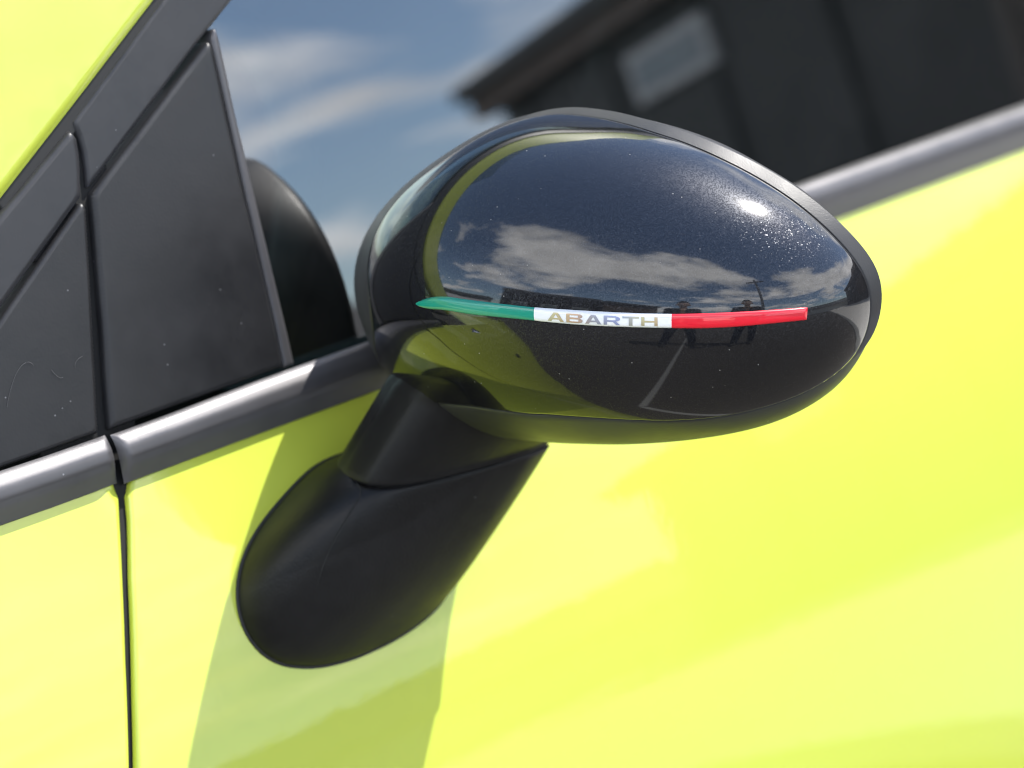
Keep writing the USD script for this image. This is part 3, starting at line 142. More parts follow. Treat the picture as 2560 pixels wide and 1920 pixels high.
def panel(poly, proud=0., r=.002, thick=.004, gap=.012, fine=.0015):
    """a skin on the flank with a rolled edge: outline in x, z"""
    poly = Polygon(poly).buffer(-.0004).buffer(.0004); poly = poly if poly.geom_type == 'Polygon' else max(poly.geoms, key=lambda g: g.area)
    poly = Polygon(poly.exterior)
    pts, off, first = [], [], 0
    for k, q in enumerate((0, .06, .2, .45, .75, 1.0)):
        g = poly.buffer(-r*q, join_style=1) if q else poly
        for gg in getattr(g, 'geoms', [g]):
            L = gg.exterior.length; m = max(12, int(L/fine)); m = min(m, 2600)
            c = np.array([gg.exterior.interpolate(i/m*L).coords[0] for i in range(m)])
            pts.append(c); off.append(np.full(m, -(r-math.sqrt(max(0, r*r-(r-r*q)**2))))); first = first or m
    inner = poly.buffer(-r*1.0-gap*.35); b = poly.bounds
    X, Z = np.meshgrid(np.arange(b[0], b[2], gap), np.arange(b[1], b[3], gap)); c = np.c_[X.ravel(), Z.ravel()]
    if not inner.is_empty: c = c[shapely.contains_xy(inner, c[:, 0], c[:, 1])]; pts.append(c); off.append(np.zeros(len(c)))
    pts, off = np.vstack(pts), np.concatenate(off); tri = Delaunay(pts).simplices; ce = pts[tri].mean(1)
    tri = tri[shapely.contains_xy(poly, ce[:, 0], ce[:, 1])]
    ar = np.cross(pts[tri[:, 1]]-pts[tri[:, 0]], pts[tri[:, 2]]-pts[tri[:, 0]]); tri = tri[np.abs(ar) > 1e-12]; ar = ar[np.abs(ar) > 1e-12]
    tri = np.where((ar > 0)[:, None], tri, tri[:, ::-1])
    P = on_body(pts, off+proud); ring = np.arange(first); back = on_body(pts[:first], off[:first]+proud-thick); n = len(P)
    i, j = ring, np.roll(ring, -1); sk = np.vstack([np.c_[i, j, n+j], np.c_[i, n+j, n+i]])
    return trimesh.Trimesh(np.vstack([P, back]), np.vstack([tri, sk]), process=False)
def moulding(top, bot, prof, n=120, end=.004, x0=None, x1=None):
    """a strip between two lines on the flank; prof: (share across from top, height) pairs"""
    top, bot = np.array(top), np.array(bot); u = np.linspace(0, 1, n)
    u = np.unique(np.r_[u, np.linspace(0, .01, 8), 1-np.linspace(0, .01, 8)])
    def at(c): l = np.r_[0, np.cumsum(np.linalg.norm(np.diff(c, axis=0), axis=1))]; return np.stack([np.interp(u*l[-1], l, c[:, k]) for k in (0, 1)], -1), l[-1]
    (a, L), (b, _) = at(top), at(bot); p = np.array(prof, float); s = np.linspace(0, 1, 40); s = np.unique(np.r_[s, .93, .945, .96, .975, .985]); h = PchipInterpolator(p[:, 0], p[:, 1])(s)
    d = np.minimum(u, 1-u)*L; e = np.where(d < end, np.sqrt(np.maximum(0, 1-(1-d/end)**2)), 1.); xz = a[:, None]*(1-s)[None, :, None] + b[:, None]*s[None, :, None]
    return grid(on_body(xz, h[None]*(.35+.65*e)[:, None]), flip=True)

# ------------------------------------------------------------------ the car
CAR = thing('car', 'yellow-green small car seen close at its door mirror, black mirror and dark trim', 'car')
GL, GR = np.array(DATA['gap_left']), np.array(DATA['gap_right'])
xe = lambda x, ds: (x, B0+B1*x-ds)
def belt_line(x0, x1, ds, n=30): return [(x, B0+B1*x-ds) for x in np.linspace(x0, x1, n)]
gr = [tuple(q) for q in GR[1:]]; gl = [tuple(q) for q in GL[1:]]; FT = np.polyfit(*np.array(DATA['front_trim_bot']).T, 1)
low_r = (GR[-1][0]-.02, .62); low_l = (GL[-1][0]-.02, .62)
door = gr + [low_r, (GR[-1][0]-.02, .34), (1.05, .34), (1.05, B0+B1*1.05+.0022)] + belt_line(1.05, GR[0][0]+.004, -.0022)[1:]
obj('door', panel(door, 0, .0022, .0012, .011), 'yellow_paint', CAR)
cx, cz, rr_ = -.86, .31, .315
arch = [(cx+rr_*math.cos(q), cz+rr_*math.sin(q)) for q in np.linspace(.1, math.pi-.1, 24)]
fender = gl[::-1] + [(x, np.polyval(FT, x)+.002) for x in np.linspace(GL[0][0]-.001, -1.28, 30)] + [(-1.42, .70), (-1.46, .5), (-1.44, .34)] + arch[::-1] + [(GL[-1][0]-.02, .34), low_l]
fp = obj('fender', panel(fender, 0, .0022, .0012, .016), 'yellow_paint', CAR)
PIL = np.array(DATA['pillar'])[1:4]; PL = np.vstack([[(-.40, .925), (-.30, .965)], PIL[::-1], [(-.01, 1.178), (.08, 1.238), (.19, 1.297), (.31, 1.34)]]); pdir = np.gradient(PL, axis=0); pdir /= np.linalg.norm(pdir, axis=1, keepdims=True)
PF = PL + np.c_[-pdir[:, 1], pdir[:, 0]]*np.linspace(.050, .078, len(PL))[:, None]
obj('a_pillar', panel(np.vstack([PL[1:], PF[1:][::-1]]), .001, .006, .008), 'yellow_paint', CAR)
FU = [tuple(q) for q in DATA['frame_upper']]; FU = FU[1:-1]
obj('window_frame', panel(FU + [(.0, 1.156), (.08, 1.21), (.19, 1.27), (.31, 1.31), (.31, 1.336), (.19, 1.2925), (.08, 1.2335), (-.01, 1.174)], -.001, .0022, .01), 'frame_trim', CAR)
obj('pillar_trim', panel(DATA['frame_front'], .0005, .003, .01), 'frame_trim', CAR)
obj('quarter_panel', panel(DATA['quarter_panel'], .0005, .0022, .01), 'panel_plastic', CAR, label='small dark grey plastic triangle ahead of the door gap')
obj('sail_panel', panel(DATA['sail_panel'], .001, .0026, .012), 'panel_plastic', CAR, label='large dark grey plastic triangle in the corner of the window')
obj('window_channel', panel(DATA['channel'], -.0005, .0018, .008), 'satin_trim', CAR)
PROF = [(0, .0004), (.05, .0022), (.16, .0043), (.30, .0058), (.42, .0060), (.58, .0050), (.78, .0028), (.92, .0011), (.97, .0005), (1, -.003)]
obj('belt_moulding', moulding(DATA['door_trim_top'], DATA['door_trim_bot'], PROF, 200), 'satin_trim', CAR)
obj('belt_moulding', moulding(DATA['front_trim_top'], DATA['front_trim_bot'], PROF, 80), 'satin_trim', CAR)
# rubber and dark jamb behind the gaps
zg = np.linspace(.935, .830, 8); gm_ = np.c_[(np.interp(zg, GL[::-1, 1], GL[::-1, 0])+np.interp(zg, GR[::-1, 1], GR[::-1, 0]))/2, zg]; jamb = [(q[0]-.020, q[1]) for q in gm_[::-1]] + [(-.176, .953), (-.165, 1.02), (-.158, 1.05), (-.147, 1.08), (-.124, 1.078), (-.125, 1.04), (-.125, 1.0), (-.132, .955), (-.135, .945)] + [(q[0]+.020, q[1]) for q in gm_] + [(gm_[-1][0], .34), (gm_[-1][0]-.04, .34)]
obj('door_jamb', panel(jamb, -.0036, .0008, .002), 'void_black', CAR)
obj('pillar_seal', panel(np.vstack([PL[2:]+[.004, -.006], (PL[2:]+[-.002, .003])[::-1]]), -.002, .0012, .006), 'rubber', CAR)
# side window: a slightly curved pane behind channel and belt
gx = np.linspace(-.09, 1.0, 60); gs = np.linspace(-.03, .40, 30); GXX, GSS = np.meshgrid(gx, gs, indexing='ij'); GZ = B0+B1*GXX+GSS
PW = on_body(np.stack([GXX, GZ], -1), -.0065 + 0*GXX); PW[..., 1] += .12*np.maximum(GSS, 0)**2
mask_x = -.11 + np.maximum(0, GSS)*1.0
obj('side_window', grid(PW, flip=False), 'window_glass', CAR)
obj('window_seal', moulding([(.0, B0+.023), (1.0, B0+B1+.0295)], [(.0, B0+.016), (1.0, B0+B1+.0225)], [(0, -.004), (.5, .0015), (1, .0005)], 60), 'rubber', CAR)

plain('lint', (.075, .075, .078), .8)
QP = np.array(DATA['quarter_panel']).mean(0)
for k, c in enumerate(([(-.022, -.030), (-.018, -.020), (-.012, -.010), (-.006, -.006), (-.002, -.009)], [(.008, -.014), (.011, -.019), (.014, -.020)], [(.022, -.016), (.024, -.012), (.028, -.010)])):
    obj('lint_fibre', tube(on_body(CubicSpline(np.arange(len(c)), np.array(c)*(.72, .62)+QP+(-.006, -.006), axis=0)(np.linspace(0, len(c)-1, 20)), np.full(20, .0008)), .00009, 5), 'lint', CAR)
# ---- the wing mirror
MD = DATA['mirror']; R = np.array(DATA['R']); TS = np.array(DATA['ts']); NT = len(R)
ma = math.radians(MD['ang']); mn = np.array([math.cos(ma), math.sin(ma), 0]); ms = math.radians(MD['ang']-180); mu = np.array([math.sin(ms), -math.cos(ms), 0]); mw = np.array([0, 0, 1.]); C0 = np.array(MD['c0'])
TH = np.arange(NT)/NT*2*np.pi
q_ = 1/R**2; E_ = 1/np.sqrt(q_.mean() + 2*(q_*np.cos(2*TH)).mean()*np.cos(2*TH) + 2*(q_*np.sin(2*TH)).mean()*np.sin(2*TH))
def shell_pts(T):
    """T: (NT, k) parameters from the rim (0) to the crown (1) -> world points"""
    f = np.cos(T*np.pi/2); g = np.sin(T*np.pi/2)**(2/np.array(MD['kg'])[:, None]); rad = f*(E_[:, None]+(R-E_)[:, None]*f); k = 1-f**2
    return C0 + (rad*np.cos(TH)[:, None]+k*MD['A'][0])[..., None]*mu + (rad*np.sin(TH)[:, None]+k*MD['A'][1])[..., None]*mw + (MD['D']*g)[..., None]*mn
def shell_nrm(P):
    a = np.gradient(P, axis=1); b = np.roll(P, -1, 0)-np.roll(P, 1, 0); n = np.cross(a, b); n[:, -1] = mn if np.linalg.norm(n[:, -1]) < 1e-9 else n[:, -2].mean(0)
    n /= np.maximum(np.linalg.norm(n, axis=-1, keepdims=True), 1e-12); return n*np.sign(np.median((n*mn).sum(-1)))
loc = lambda q: C0 + q[..., 0:1]*mu + q[..., 1:2]*mw + q[..., 2:3]*mn
S = np.r_[0, .0, .006, .014, .026, np.linspace(.045, 1, 90)]
T = TS[:, None] + (1-TS)[:, None]*S[None]; Tg = np.linspace(0, 1, 200)
P = shell_pts(T); Nn = shell_nrm(shell_pts(TS[:, None] + (1-TS)[:, None]*np.linspace(0, 1, 96)[None])); Ng = np.stack([Nn[:, min(95, int(round(s*95)))] for s in S], 1)
dist = np.linalg.norm(P - P[:, :1], axis=-1); roll = np.where(dist < .0012, -.0009*(1-np.sqrt(np.maximum(0, 1-(1-dist/.0012)**2)))-.0, 0); roll[:, 0] = -.004
SH = P + (roll+.0003)[..., None]*Ng
shell_mesh = grid(SH, closed_u=True)
if (shell_mesh.face_normals[len(shell_mesh.faces)//3] @ mn) < 0: shell_mesh.invert()
# housing: the matte band from rim to seam, rounded over the rim, a lip and a well behind
Sb = np.linspace(0, 1, 26); Pb = shell_pts(TS[:, None]*Sb[None]); Nb = shell_nrm(Pb); db = np.linalg.norm(Pb-Pb[:, -1:], axis=-1)
Pb = Pb + np.where(db < .001, -.0007*(1-db/.001)**2, 0)[..., None]*Nb
inn = Pb[:, -1:] - .006*Nb[:, -1:]; rad2 = lambda k, back: (C0 + (R*k*np.cos(TH))[:, None]*mu + (R*k*np.sin(TH))[:, None]*mw - back*mn)[:, None]
rimr = [rad2(.965, .004), rad2(.985, .0035), rad2(.996, .002)]; wl = lambda t_, k: (lambda p: p.mean(0) + (p-p.mean(0))*k)(shell_pts(np.full((NT, 1), t_))[:, 0])[:, None]; well = [wl(.27, .90), wl(.16, .92), rad2(.94, -.004), rad2(.955, .003)]
centre = np.repeat(wl(.27, .9).mean(0)[None], NT, 0)
H_ = np.concatenate([centre] + well + rimr + [Pb, inn], 1); housing = grid(H_, closed_u=True)
if (housing.face_normals[np.argmax(np.abs(housing.triangles_center @ np.array([0, 0, 1.])-C0[2]))] @ np.array([0, 0, 1.])) * np.sign(housing.triangles_center[np.argmax(np.abs(housing.triangles_center[:, 2]-C0[2]))][2]-C0[2]) < 0: housing.invert()
WM = obj('wing_mirror', housing, 'rim_plastic', CAR, smooth=50, label='black door mirror housing with grained matte edge')
obj('shell', shell_mesh, 'flake_black', WM, smooth=True, label='gloss black metallic mirror cover')
ga_, gt_ = math.radians(9.5), math.radians(12.3); gn = np.array([math.cos(ga_)*math.cos(gt_), math.sin(ga_)*math.cos(gt_), math.sin(gt_)])       # the glass is tilted for the driver
gk = np.array([0, .5, .86, .872, .875]); GP = C0 + (R[:, None]*gk*np.cos(TH)[:, None])[..., None]*mu + (R[:, None]*gk*np.sin(TH)[:, None])[..., None]*mw
GP = GP + ((-(GP-C0-.016*mn) @ gn)/(mn @ gn))[..., None]*mn; GP[:, -1] += .003*mn; GP[:, -2] += .0006*mn
gm = grid(GP, closed_u=True); gm = gm if gm.face_normals[500] @ gn > 0 else trimesh.Trimesh(gm.vertices, gm.faces[:, ::-1], process=False)
obj('mirror_glass', gm, 'mirror_silver', WM, smooth=False)
def badge(rows, r0, r1, h=.0011, n=60):
    q = np.array(rows); x = np.linspace(0, 1, len(q)); f = CubicSpline(x, q, axis=0)(np.linspace(0, 1, n)); a, b, m_ = loc(f[:, :3]), loc(f[:, 3:6]), f[:, 6:7]*mu+f[:, 7:8]*mw+f[:, 8:9]*mn
    m_ /= np.linalg.norm(m_, axis=1, keepdims=True); s = np.linspace(0, 1, 22); pr = h*np.maximum(0, 1-np.abs(2*s-1)**3.2)**.6
    L = np.linalg.norm(np.diff((a+b)/2, axis=0), axis=1); L = np.r_[0, np.cumsum(L)]; e = np.ones(n)
    for d, r in ((L, r0), (L[-1]-L, r1)):
        if r: e *= np.where(d < r, np.sqrt(np.maximum(0, 1-(1-d/r)**2)), 1)
    Pm = a[:, None]*(1-s)[None, :, None] + b[:, None]*s[None, :, None] + (.0002 + pr[None]*e[:, None])[..., None]*m_[:, None]
    g = grid(Pm); g = g if g.face_normals.mean(0) @ m_.mean(0) > 0 else trimesh.Trimesh(g.vertices, g.faces[:, ::-1], process=False)
    return g, (a, b, m_, pr)
g1, _ = badge(DATA['green'], .004, 0); obj('badge_stripe', g1, 'badge_green', WM, label='green stripe of the tricolour badge')
g2, WB = badge(DATA['white'], 0, 0); obj('badge_stripe', g2, 'badge_white', WM, label='white stripe of the tricolour badge with silver lettering')
g3, _ = badge(DATA['red'], 0, .0022); obj('badge_stripe', g3, 'badge_red', WM, label='red stripe of the tricolour badge')
# lettering: wide flat capitals, drawn in a 1 x 1 cell
def bar(x0, y0, x1, y1, w=.2): return LineString([(x0, y0), (x1, y1)]).buffer(w/2, cap_style=2)
def glyph(c):
    r = shapely.box; k = .19
    if c == 'A': return Polygon([(0, 0), (.36, 1), (.64, 1), (1, 0), (.77, 0), (.69, .22), (.31, .22), (.23, 0)]).difference(Polygon([(.37, .40), (.63, .40), (.50, .80)]))
    if c == 'B': return (r(0, 0, .78, 1).union(Point(.76, .27).buffer(.24)).union(Point(.74, .76).buffer(.24)).intersection(r(0, 0, 1, 1))).difference(r(.2, .17, .74, .40)).difference(r(.2, .60, .72, .83))
    if c == 'R': return (r(0, .34, .76, 1).union(Point(.74, .68).buffer(.26, 8)).intersection(r(0, 0, 1, 1)).union(r(0, 0, .2, 1)).union(Polygon([(.52, .40), (.76, .40), (1, 0), (.76, 0)]))).difference(r(.2, .53, .72, .82))
    if c == 'T': return r(0, .8, 1, 1).union(r(.39, 0, .61, 1))
    if c == 'H': return r(0, 0, .2, 1).union(r(.8, 0, 1, 1)).union(r(0, .4, 1, .6))
a, b, m_, pr = WB; U = np.linspace(0, 1, len(a)); LET = []
adv = (.90-.10)/(6+5*.14)
for i, c in enumerate('ABARTH'):
    m = trimesh.creation.extrude_polygon(glyph(c), .01, engine='earcut'); f = m.faces[m.face_normals[:, 2] > .5]; m = trimesh.Trimesh(m.vertices, f, process=True)
    m = m.subdivide_to_size(.12, max_iter=8); v = m.vertices; u = .10 + i*adv*1.14 + v[:, 0]*adv; w = .86 - v[:, 1]*.62
    A_, B_, N_ = (np.stack([np.interp(u, U, q[:, k]) for k in range(3)], -1) for q in (a, b, m_)); hh = np.interp(w, np.linspace(0, 1, 22), pr)
    LET.append(trimesh.Trimesh(A_*(1-w)[:, None]+B_*w[:, None]+(.0002+hh+.00012)[:, None]*N_, m.faces, process=False))
obj('lettering', cat_(LET), 'badge_foil', WM, smooth=False, label='silver capitals ABARTH on the white stripe')
# stalk and foot
ST = DATA['stalk']
def ring(c, n=96):
    c = np.array(c, float); d = np.r_[0, np.cumsum(np.linalg.norm(np.diff(np.vstack([c, c[:1]]), axis=0), axis=1))]
    return CubicSpline(d, np.vstack([c, c[:1]]), axis=0, bc_type='periodic')(np.linspace(0, d[-1], n, endpoint=False))
def loft(rings, k=12):
    out = []
    for (p, q) in zip(rings[:-1], rings[1:]):
        for s in np.linspace(0, 1, k, endpoint=False): out.append(p*(1-s)+q*s)
    out.append(rings[-1]); return np.array(out)
SB, SC, SS, STP = (np.array(ST[k]) for k in ('base', 'crease', 'seam', 'top'))
def smooth_ring(p, n=3):
    for _ in range(n): p = (np.roll(p, 1, 0)+2*p+np.roll(p, -1, 0))/4
    return p
SB, SC, SS = smooth_ring(SB, 2), smooth_ring(SC, 4), smooth_ring(SS, 1)
bn = body_n(SB[:, 0], SB[:, 2]); cs = SS.mean(0); nb = len(SB); up0 = SS + np.array([0, 0, -.0006])
wl_ = np.exp(-((np.arange(nb)-16)/20.)**2) + np.exp(-((np.arange(nb)-16-nb)/20.)**2); wl_ = (.0045+.0125*wl_)[:, None]          # fuller on the forward side
def foot_at(q): return SB*(1-q) + up0*q + wl_*bn*(math.sin(math.pi*min(1, q)**.62)**.85 if 0 < q < 1 else 0)
skirt = [SB - .004*bn, SB]
mid1 = [foot_at(q) for q in np.r_[.004, .012, .025, .045, np.linspace(.07, 1, 30)[:-1]]]
up = SS[:, :] + np.array([0, 0, -.0006]); inn_s = cs + (SS-cs)*.93
foot_mesh = grid(np.array(skirt + mid1 + [up, inn_s, cs + (SS-cs)*.93 - [0, 0, .004]]), closed_v=True)
if foot_mesh.face_normals[np.argmin(foot_mesh.triangles_center[:, 1])][1] > 0: foot_mesh.invert()
sb = cs + (SS-cs)*.985; k_ = np.linspace(0, 1, 16)
lips = [cs + (SS-cs)*.90 + [0, 0, -.002], cs + (SS-cs)*.955 + [0, 0, -.0002], sb + [0, 0, .0004], cs + (SS-cs)*.993 + [0, 0, .0014]]
body_r = [cs + (SS-cs)*.995 + (STP-SS)*s + np.array([0, 0, .0022])*(1-s) for s in k_]
core = C0 + .026*mn - .018*mw - .035*mu
body_r += [body_r[-1]*(1-q) + (core + .55*(body_r[-1]-body_r[-1].mean(0)))*q for q in (.15, .35, .6, .85)]
stalk_mesh = grid(np.array(lips + body_r), closed_v=True)
if stalk_mesh.face_normals[np.argmin(stalk_mesh.triangles_center[:, 1])][1] > 0: stalk_mesh.invert()
obj('foot', foot_mesh, 'matte_plastic', WM, smooth=75, label='black base of the mirror arm on the door')
ml = [foot_at(q)[i] + .00002*bn[i] for i, q in zip(range(6, 30), np.linspace(.93, .27, 24))]; ml = np.array(smooth_ring(np.array(ml), 0)); obj('mould_line', tube(ml, np.r_[np.linspace(.0003, .0004, 17), np.linspace(.0004, .00005, 7)], 6), 'void_black', WM)
gk_ = np.vstack([SB, SB[:2]]) + .0002*np.vstack([bn, bn[:2]]); obj('gasket', tube(gk_, .0009, 8), 'rubber', WM)
obj('stalk', stalk_mesh, 'matte_plastic', WM, smooth=50, label='black neck between arm base and mirror housing')

# ---- rest of the car, mostly seen in reflections
xs = np.linspace(-1.30, -.42, 30); zt = B0+B1*xs
bon = []
for yk in np.linspace(0, 1, 26):
    y0 = body(xs, zt); w = 1.42 - 2*y0
    sh = .05*(1-np.maximum(0, 1-yk/.12)**2)*(yk <= .5) + .05*(1-np.maximum(0, 1-(1-yk)/.12)**2)*(yk > .5)
    bon.append(np.stack([xs, y0 + w*yk + .004, zt + sh + .05*math.sin(math.pi*yk) - .10*np.maximum(0, (-xs-1.0)/.3)**2], -1))
obj('bonnet', grid(np.array(bon)), 'yellow_paint', CAR, smooth=True)
pl, pf = PL, PF
pil = on_body(np.linspace(pl, pf, 8), np.zeros((8, len(pl))))
ws = []
for yk in np.linspace(0, 1, 24):
    e = pil[-1].copy(); e[:, 1] = e[:, 1] + (1.42-2*(e[:, 1]-YB))*yk; e[:, 0] -= .22*math.sin(math.pi*yk)*np.linspace(1, .6, len(pl)); e[:, 2] += .02*math.sin(math.pi*yk); ws.append(e)
obj('windscreen', grid(np.array(ws)), 'window_glass', CAR, smooth=True)
obj('cowl', grid(np.array([np.stack([np.linspace(-.44, -.44, 2), [.1, 1.4], [.91, .91]], -1), np.stack([[-.60, -.60], [.1, 1.4], [.90, .90]], -1)])), 'rubber', CAR)
rx = np.linspace(.26, 1.25, 20); roof = []
for yk in np.linspace(0, 1, 20):
    y0 = body(.3, 1.335); roof.append(np.stack([rx, np.full(20, y0+(1.42-2*(y0-YB))*yk), 1.345 + .06*math.sin(math.pi*yk)+.02*np.sin(np.linspace(0, math.pi, 20))], -1))
obj('roof', grid(np.array(roof)), 'yellow_paint', CAR, smooth=True)
obj('roof_rail', panel([(.30, 1.345), (1.05, 1.37), (1.05, 1.33), (.36, 1.31)], 0, .004, .01, .03), 'satin_trim', CAR)
# cabin
obj('cabin_floor', box(-.4, 1.2, .06, 1.45, .30, .32), 'cabin_black', CAR)
obj('far_door_lining', cat_([box(-.4, 1.25, 1.44, 1.47, .3, 1.02)]), 'cabin_black', CAR)
obj('rear_bulkhead', box(1.2, 1.24, .06, 1.45, .3, 1.32), 'cabin_black', CAR)
obj('headlining', box(.3, 1.2, .25, 1.3, 1.325, 1.335), 'cabin_black', CAR)
dsh = [(-.40, .86), (-.36, .895), (-.2, .925), (-.05, .93), (.03, .91), (.06, .86), (.05, .70), (-.1, .62), (-.4, .62)]
dm = trimesh.creation.extrude_polygon(Polygon(dsh).buffer(.01), 1.3, engine='earcut'); dm.vertices = np.c_[dm.vertices[:, 0], dm.vertices[:, 2]+YB+.07, dm.vertices[:, 1]]; dm.invert()
obj('dashboard', dm, 'cabin_black', CAR)
dl = trimesh.creation.extrude_polygon(Polygon([(.055, .3), (.055, .925), (.075, .945), (.105, .94), (.12, .90), (.11, .3)]), 1.2, engine='earcut'); v = dl.vertices.copy(); dl.vertices = np.c_[v[:, 2]-.05, v[:, 0]+YB-.03, v[:, 1]+B1*(v[:, 2]-.05)]
dl.invert() if dl.volume < 0 else None
obj('door_lining', dl, 'cabin_black', CAR)
def rounded(x0, x1, y0, y1, z0, z1, r=.04):
    import manifold3d as m3
    s = [m3.Manifold.sphere(r, 20).translate([x, y, z]) for x in (x0+r, x1-r) for y in (y0+r, y1-r) for z in (z0+r, z1-r)]
    m = m3.Manifold.batch_hull(s).to_mesh(); return trimesh.Trimesh(m.vert_properties[:, :3], m.tri_verts)
seat = obj('seat', rounded(.35, .86, .25, .75, .42, .58, .06), 'seat_fabric', CAR, smooth=50)
bk = rounded(-.06, .06, .26, .74, 0, .60, .055); bk.apply_transform(trimesh.transformations.rotation_matrix(.30, [0, 1, 0])); bk.apply_translation([.80, 0, .50]); obj('backrest', bk, 'seat_fabric', seat, smooth=50)
hd = rounded(-.05, .05, .38, .63, 0, .17, .045); hd.apply_transform(trimesh.transformations.rotation_matrix(.22, [0, 1, 0])); hd.apply_translation([.985, 0, 1.09]); obj('headrest', hd, 'seat_fabric', seat, smooth=50)
wa = np.linspace(0, 2*np.pi, 49); wheel_c = np.array([.20, .50, .87]); t1, t2 = np.array([0, 1., 0]), np.array([.42, 0, .907])
SW = obj('steering_wheel', tube(wheel_c + .175*(np.cos(wa)[:, None]*t1+np.sin(wa)[:, None]*t2), .016), 'rubber', CAR, smooth=50)
hub = rounded(-.03, .03, -.07, .07, -.06, .06, .025); hub.apply_transform(trimesh.transformations.rotation_matrix(.43, [0, 1, 0])); hub.apply_translation(wheel_c); obj('hub', hub, 'rubber', SW)
for q in (0, math.pi, -math.pi/2): obj('spoke', tube([wheel_c, wheel_c + .17*(math.cos(q)*t1+math.sin(q)*t2)], .014), 'rubber', SW)
# wheel, head lamp, side lamp
tw = trimesh.creation.torus(.245, .055, 40, 16) if hasattr(trimesh.creation, 'torus') else None
prf = np.array([(.17, -.085), (.27, -.09), (.295, -.07), (.300, 0), (.295, .07), (.27, .09), (.17, .085)])
ty = trimesh.creation.revolve(np.vstack([prf, prf[:1]]), sections=48); ty.apply_transform(trimesh.transformations.rotation_matrix(math.pi/2, [1, 0, 0])); ty.apply_translation([-.86, float(body(-.86, .5))+.13, .30])
WHL = obj('wheel', ty, 'rubber', CAR, smooth=40)
rim = []
for k in range(5):
    q = k*2*math.pi/5; rim.append(tube([[-.86, float(body(-.86, .5))+.06, .30], [-.86+.17*math.cos(q), float(body(-.86, .5))+.055, .30+.17*math.sin(q)]], .022))
obj('rim', cat_(rim), 'chrome', WHL); obj('arch_lining', box(-1.2, -.5, float(body(-.86, .5))+.26, float(body(-.86, .5))+.28, .1, .72), 'void_black', CAR)
lens = rounded(-.016, .016, -.006, .006, -.009, .009, .005); lens.apply_translation([-.52, float(body(-.52, .72))-.002, .72]); obj('side_lamp', lens, 'rubber', CAR)

# ------------------------------------------------------------------ ground, markings, buildings, post, people: the place the paint and the glass mirror
M('asphalt', {'g': ('geometry', {}), 'n': ('noise_texture', {'scale': 90.0, 'detail': 4.0}), 'n2': ('noise_texture', {'scale': .7, 'detail': 5.0}), 'ad': ('math', {'math_type': 'multiply_add', 'value2': .6}), 'cr': ('rgb_ramp', {'ramp': [(.5, (.045, .041, .036)), (1.1, (.075, .069, .062))]}), 'p': ('principled_bsdf', {'roughness': .9, 'specular_ior_level': .2})},
    [('g.position', 'n.vector'), ('g.position', 'n2.vector'), ('n2.fac', 'ad.value1'), ('n.fac', 'ad.value3'), ('ad.value', 'cr.fac'), ('cr.color', 'p.base_color')])
gm = np.array([[[-400, -400, 0], [400, -400, 0]], [[-400, 400, 0], [400, 400, 0]]], float)
gp = obj('ground', grid(gm, flip=True), 'asphalt', smooth=False); tag(stage.GetPrimAtPath(gp), kind='structure')
plain('line_paint', (.22, .22, .21), .7)
def line(x0, y0, x1, y1, label, w=.035):
    d = np.array([x1-x0, y1-y0]); d /= np.linalg.norm(d); n = np.array([-d[1], d[0]])*w/2
    g = np.array([[[x0-n[0], y0-n[1], .004], [x0+n[0], y0+n[1], .004]], [[x1-n[0], y1-n[1], .004], [x1+n[0], y1+n[1], .004]]])
    m = grid(g); m = m if m.face_normals[0][2] > 0 else trimesh.Trimesh(m.vertices, m.faces[:, ::-1], process=False)
    p = obj('parking_line', m, 'line_paint', smooth=False); tag(stage.GetPrimAtPath(p), label, 'marking', kind='structure')
line(-.30, -.32, -7.0, -6.6, 'white bay line running away from the car across the asphalt')
line(-.30, -.32, 2.6, -.40, 'white bay line beside the flank of the car')
# dark hall to the rear left: long, low, dark cladding, brown fascia
plain('dark_cladding', (.012, .0115, .0115), .6); plain('brown_fascia', (.06, .038, .026), .6); plain('pane_dark', (.10, .12, .13), .12, .8); plain('roof_felt', (.05, .05, .05), .8); plain('pale_frame', (.35, .36, .37), .5)
HB = thing('hall', 'long dark clad hall with brown fascia mirrored in the car side window', 'building', (10.45, -12.1, 0))
UsdGeom.Xformable(stage.GetPrimAtPath(HB)).AddRotateZOp().Set(106.0)
obj('wall', box(0, 22, -9, 0, 0, 3.95), 'dark_cladding', HB, smooth=False); obj('roof', box(-.20, 22.3, -9.2, .30, 4.05, 4.21), 'roof_felt', HB, smooth=False)
obj('fascia', box(-.15, 22.2, .05, .20, 3.82, 4.048), 'brown_fascia', HB, smooth=False)
for k in range(14): obj('cladding_rib', box(.5+k*1.5, .58+k*1.5, .0, .04, 0, 3.81), 'dark_cladding', HB, smooth=False)
vent = obj('vent', box(2.44, 3.66, .0, .06, 3.10, 3.58), 'pale_frame', HB, smooth=False); obj('louvre', box(2.54, 3.56, .061, .07, 3.20, 3.48), 'pane_dark', vent, smooth=False)
plain('shutter_brown', (.045, .034, .027), .6)
for k, x in enumerate((6.6, 10.4, 14.2)):
    sh = obj('shutter', cat_([box(x, x+2.6, .0, .06, 1.0, 1.12), box(x, x+2.6, .0, .06, 2.9, 3.0), box(x, x+.12, .0, .06, 1.12, 2.9), box(x+2.48, x+2.6, .0, .06, 1.12, 2.9)]), 'shutter_brown', HB, smooth=False)
    for j in range(9): obj('slat', box(x+.12, x+2.48, .0, .035, 1.15+j*.195, 1.31+j*.195), 'shutter_brown', sh, smooth=False)
plain('concrete', (.46, .44, .40), .85)
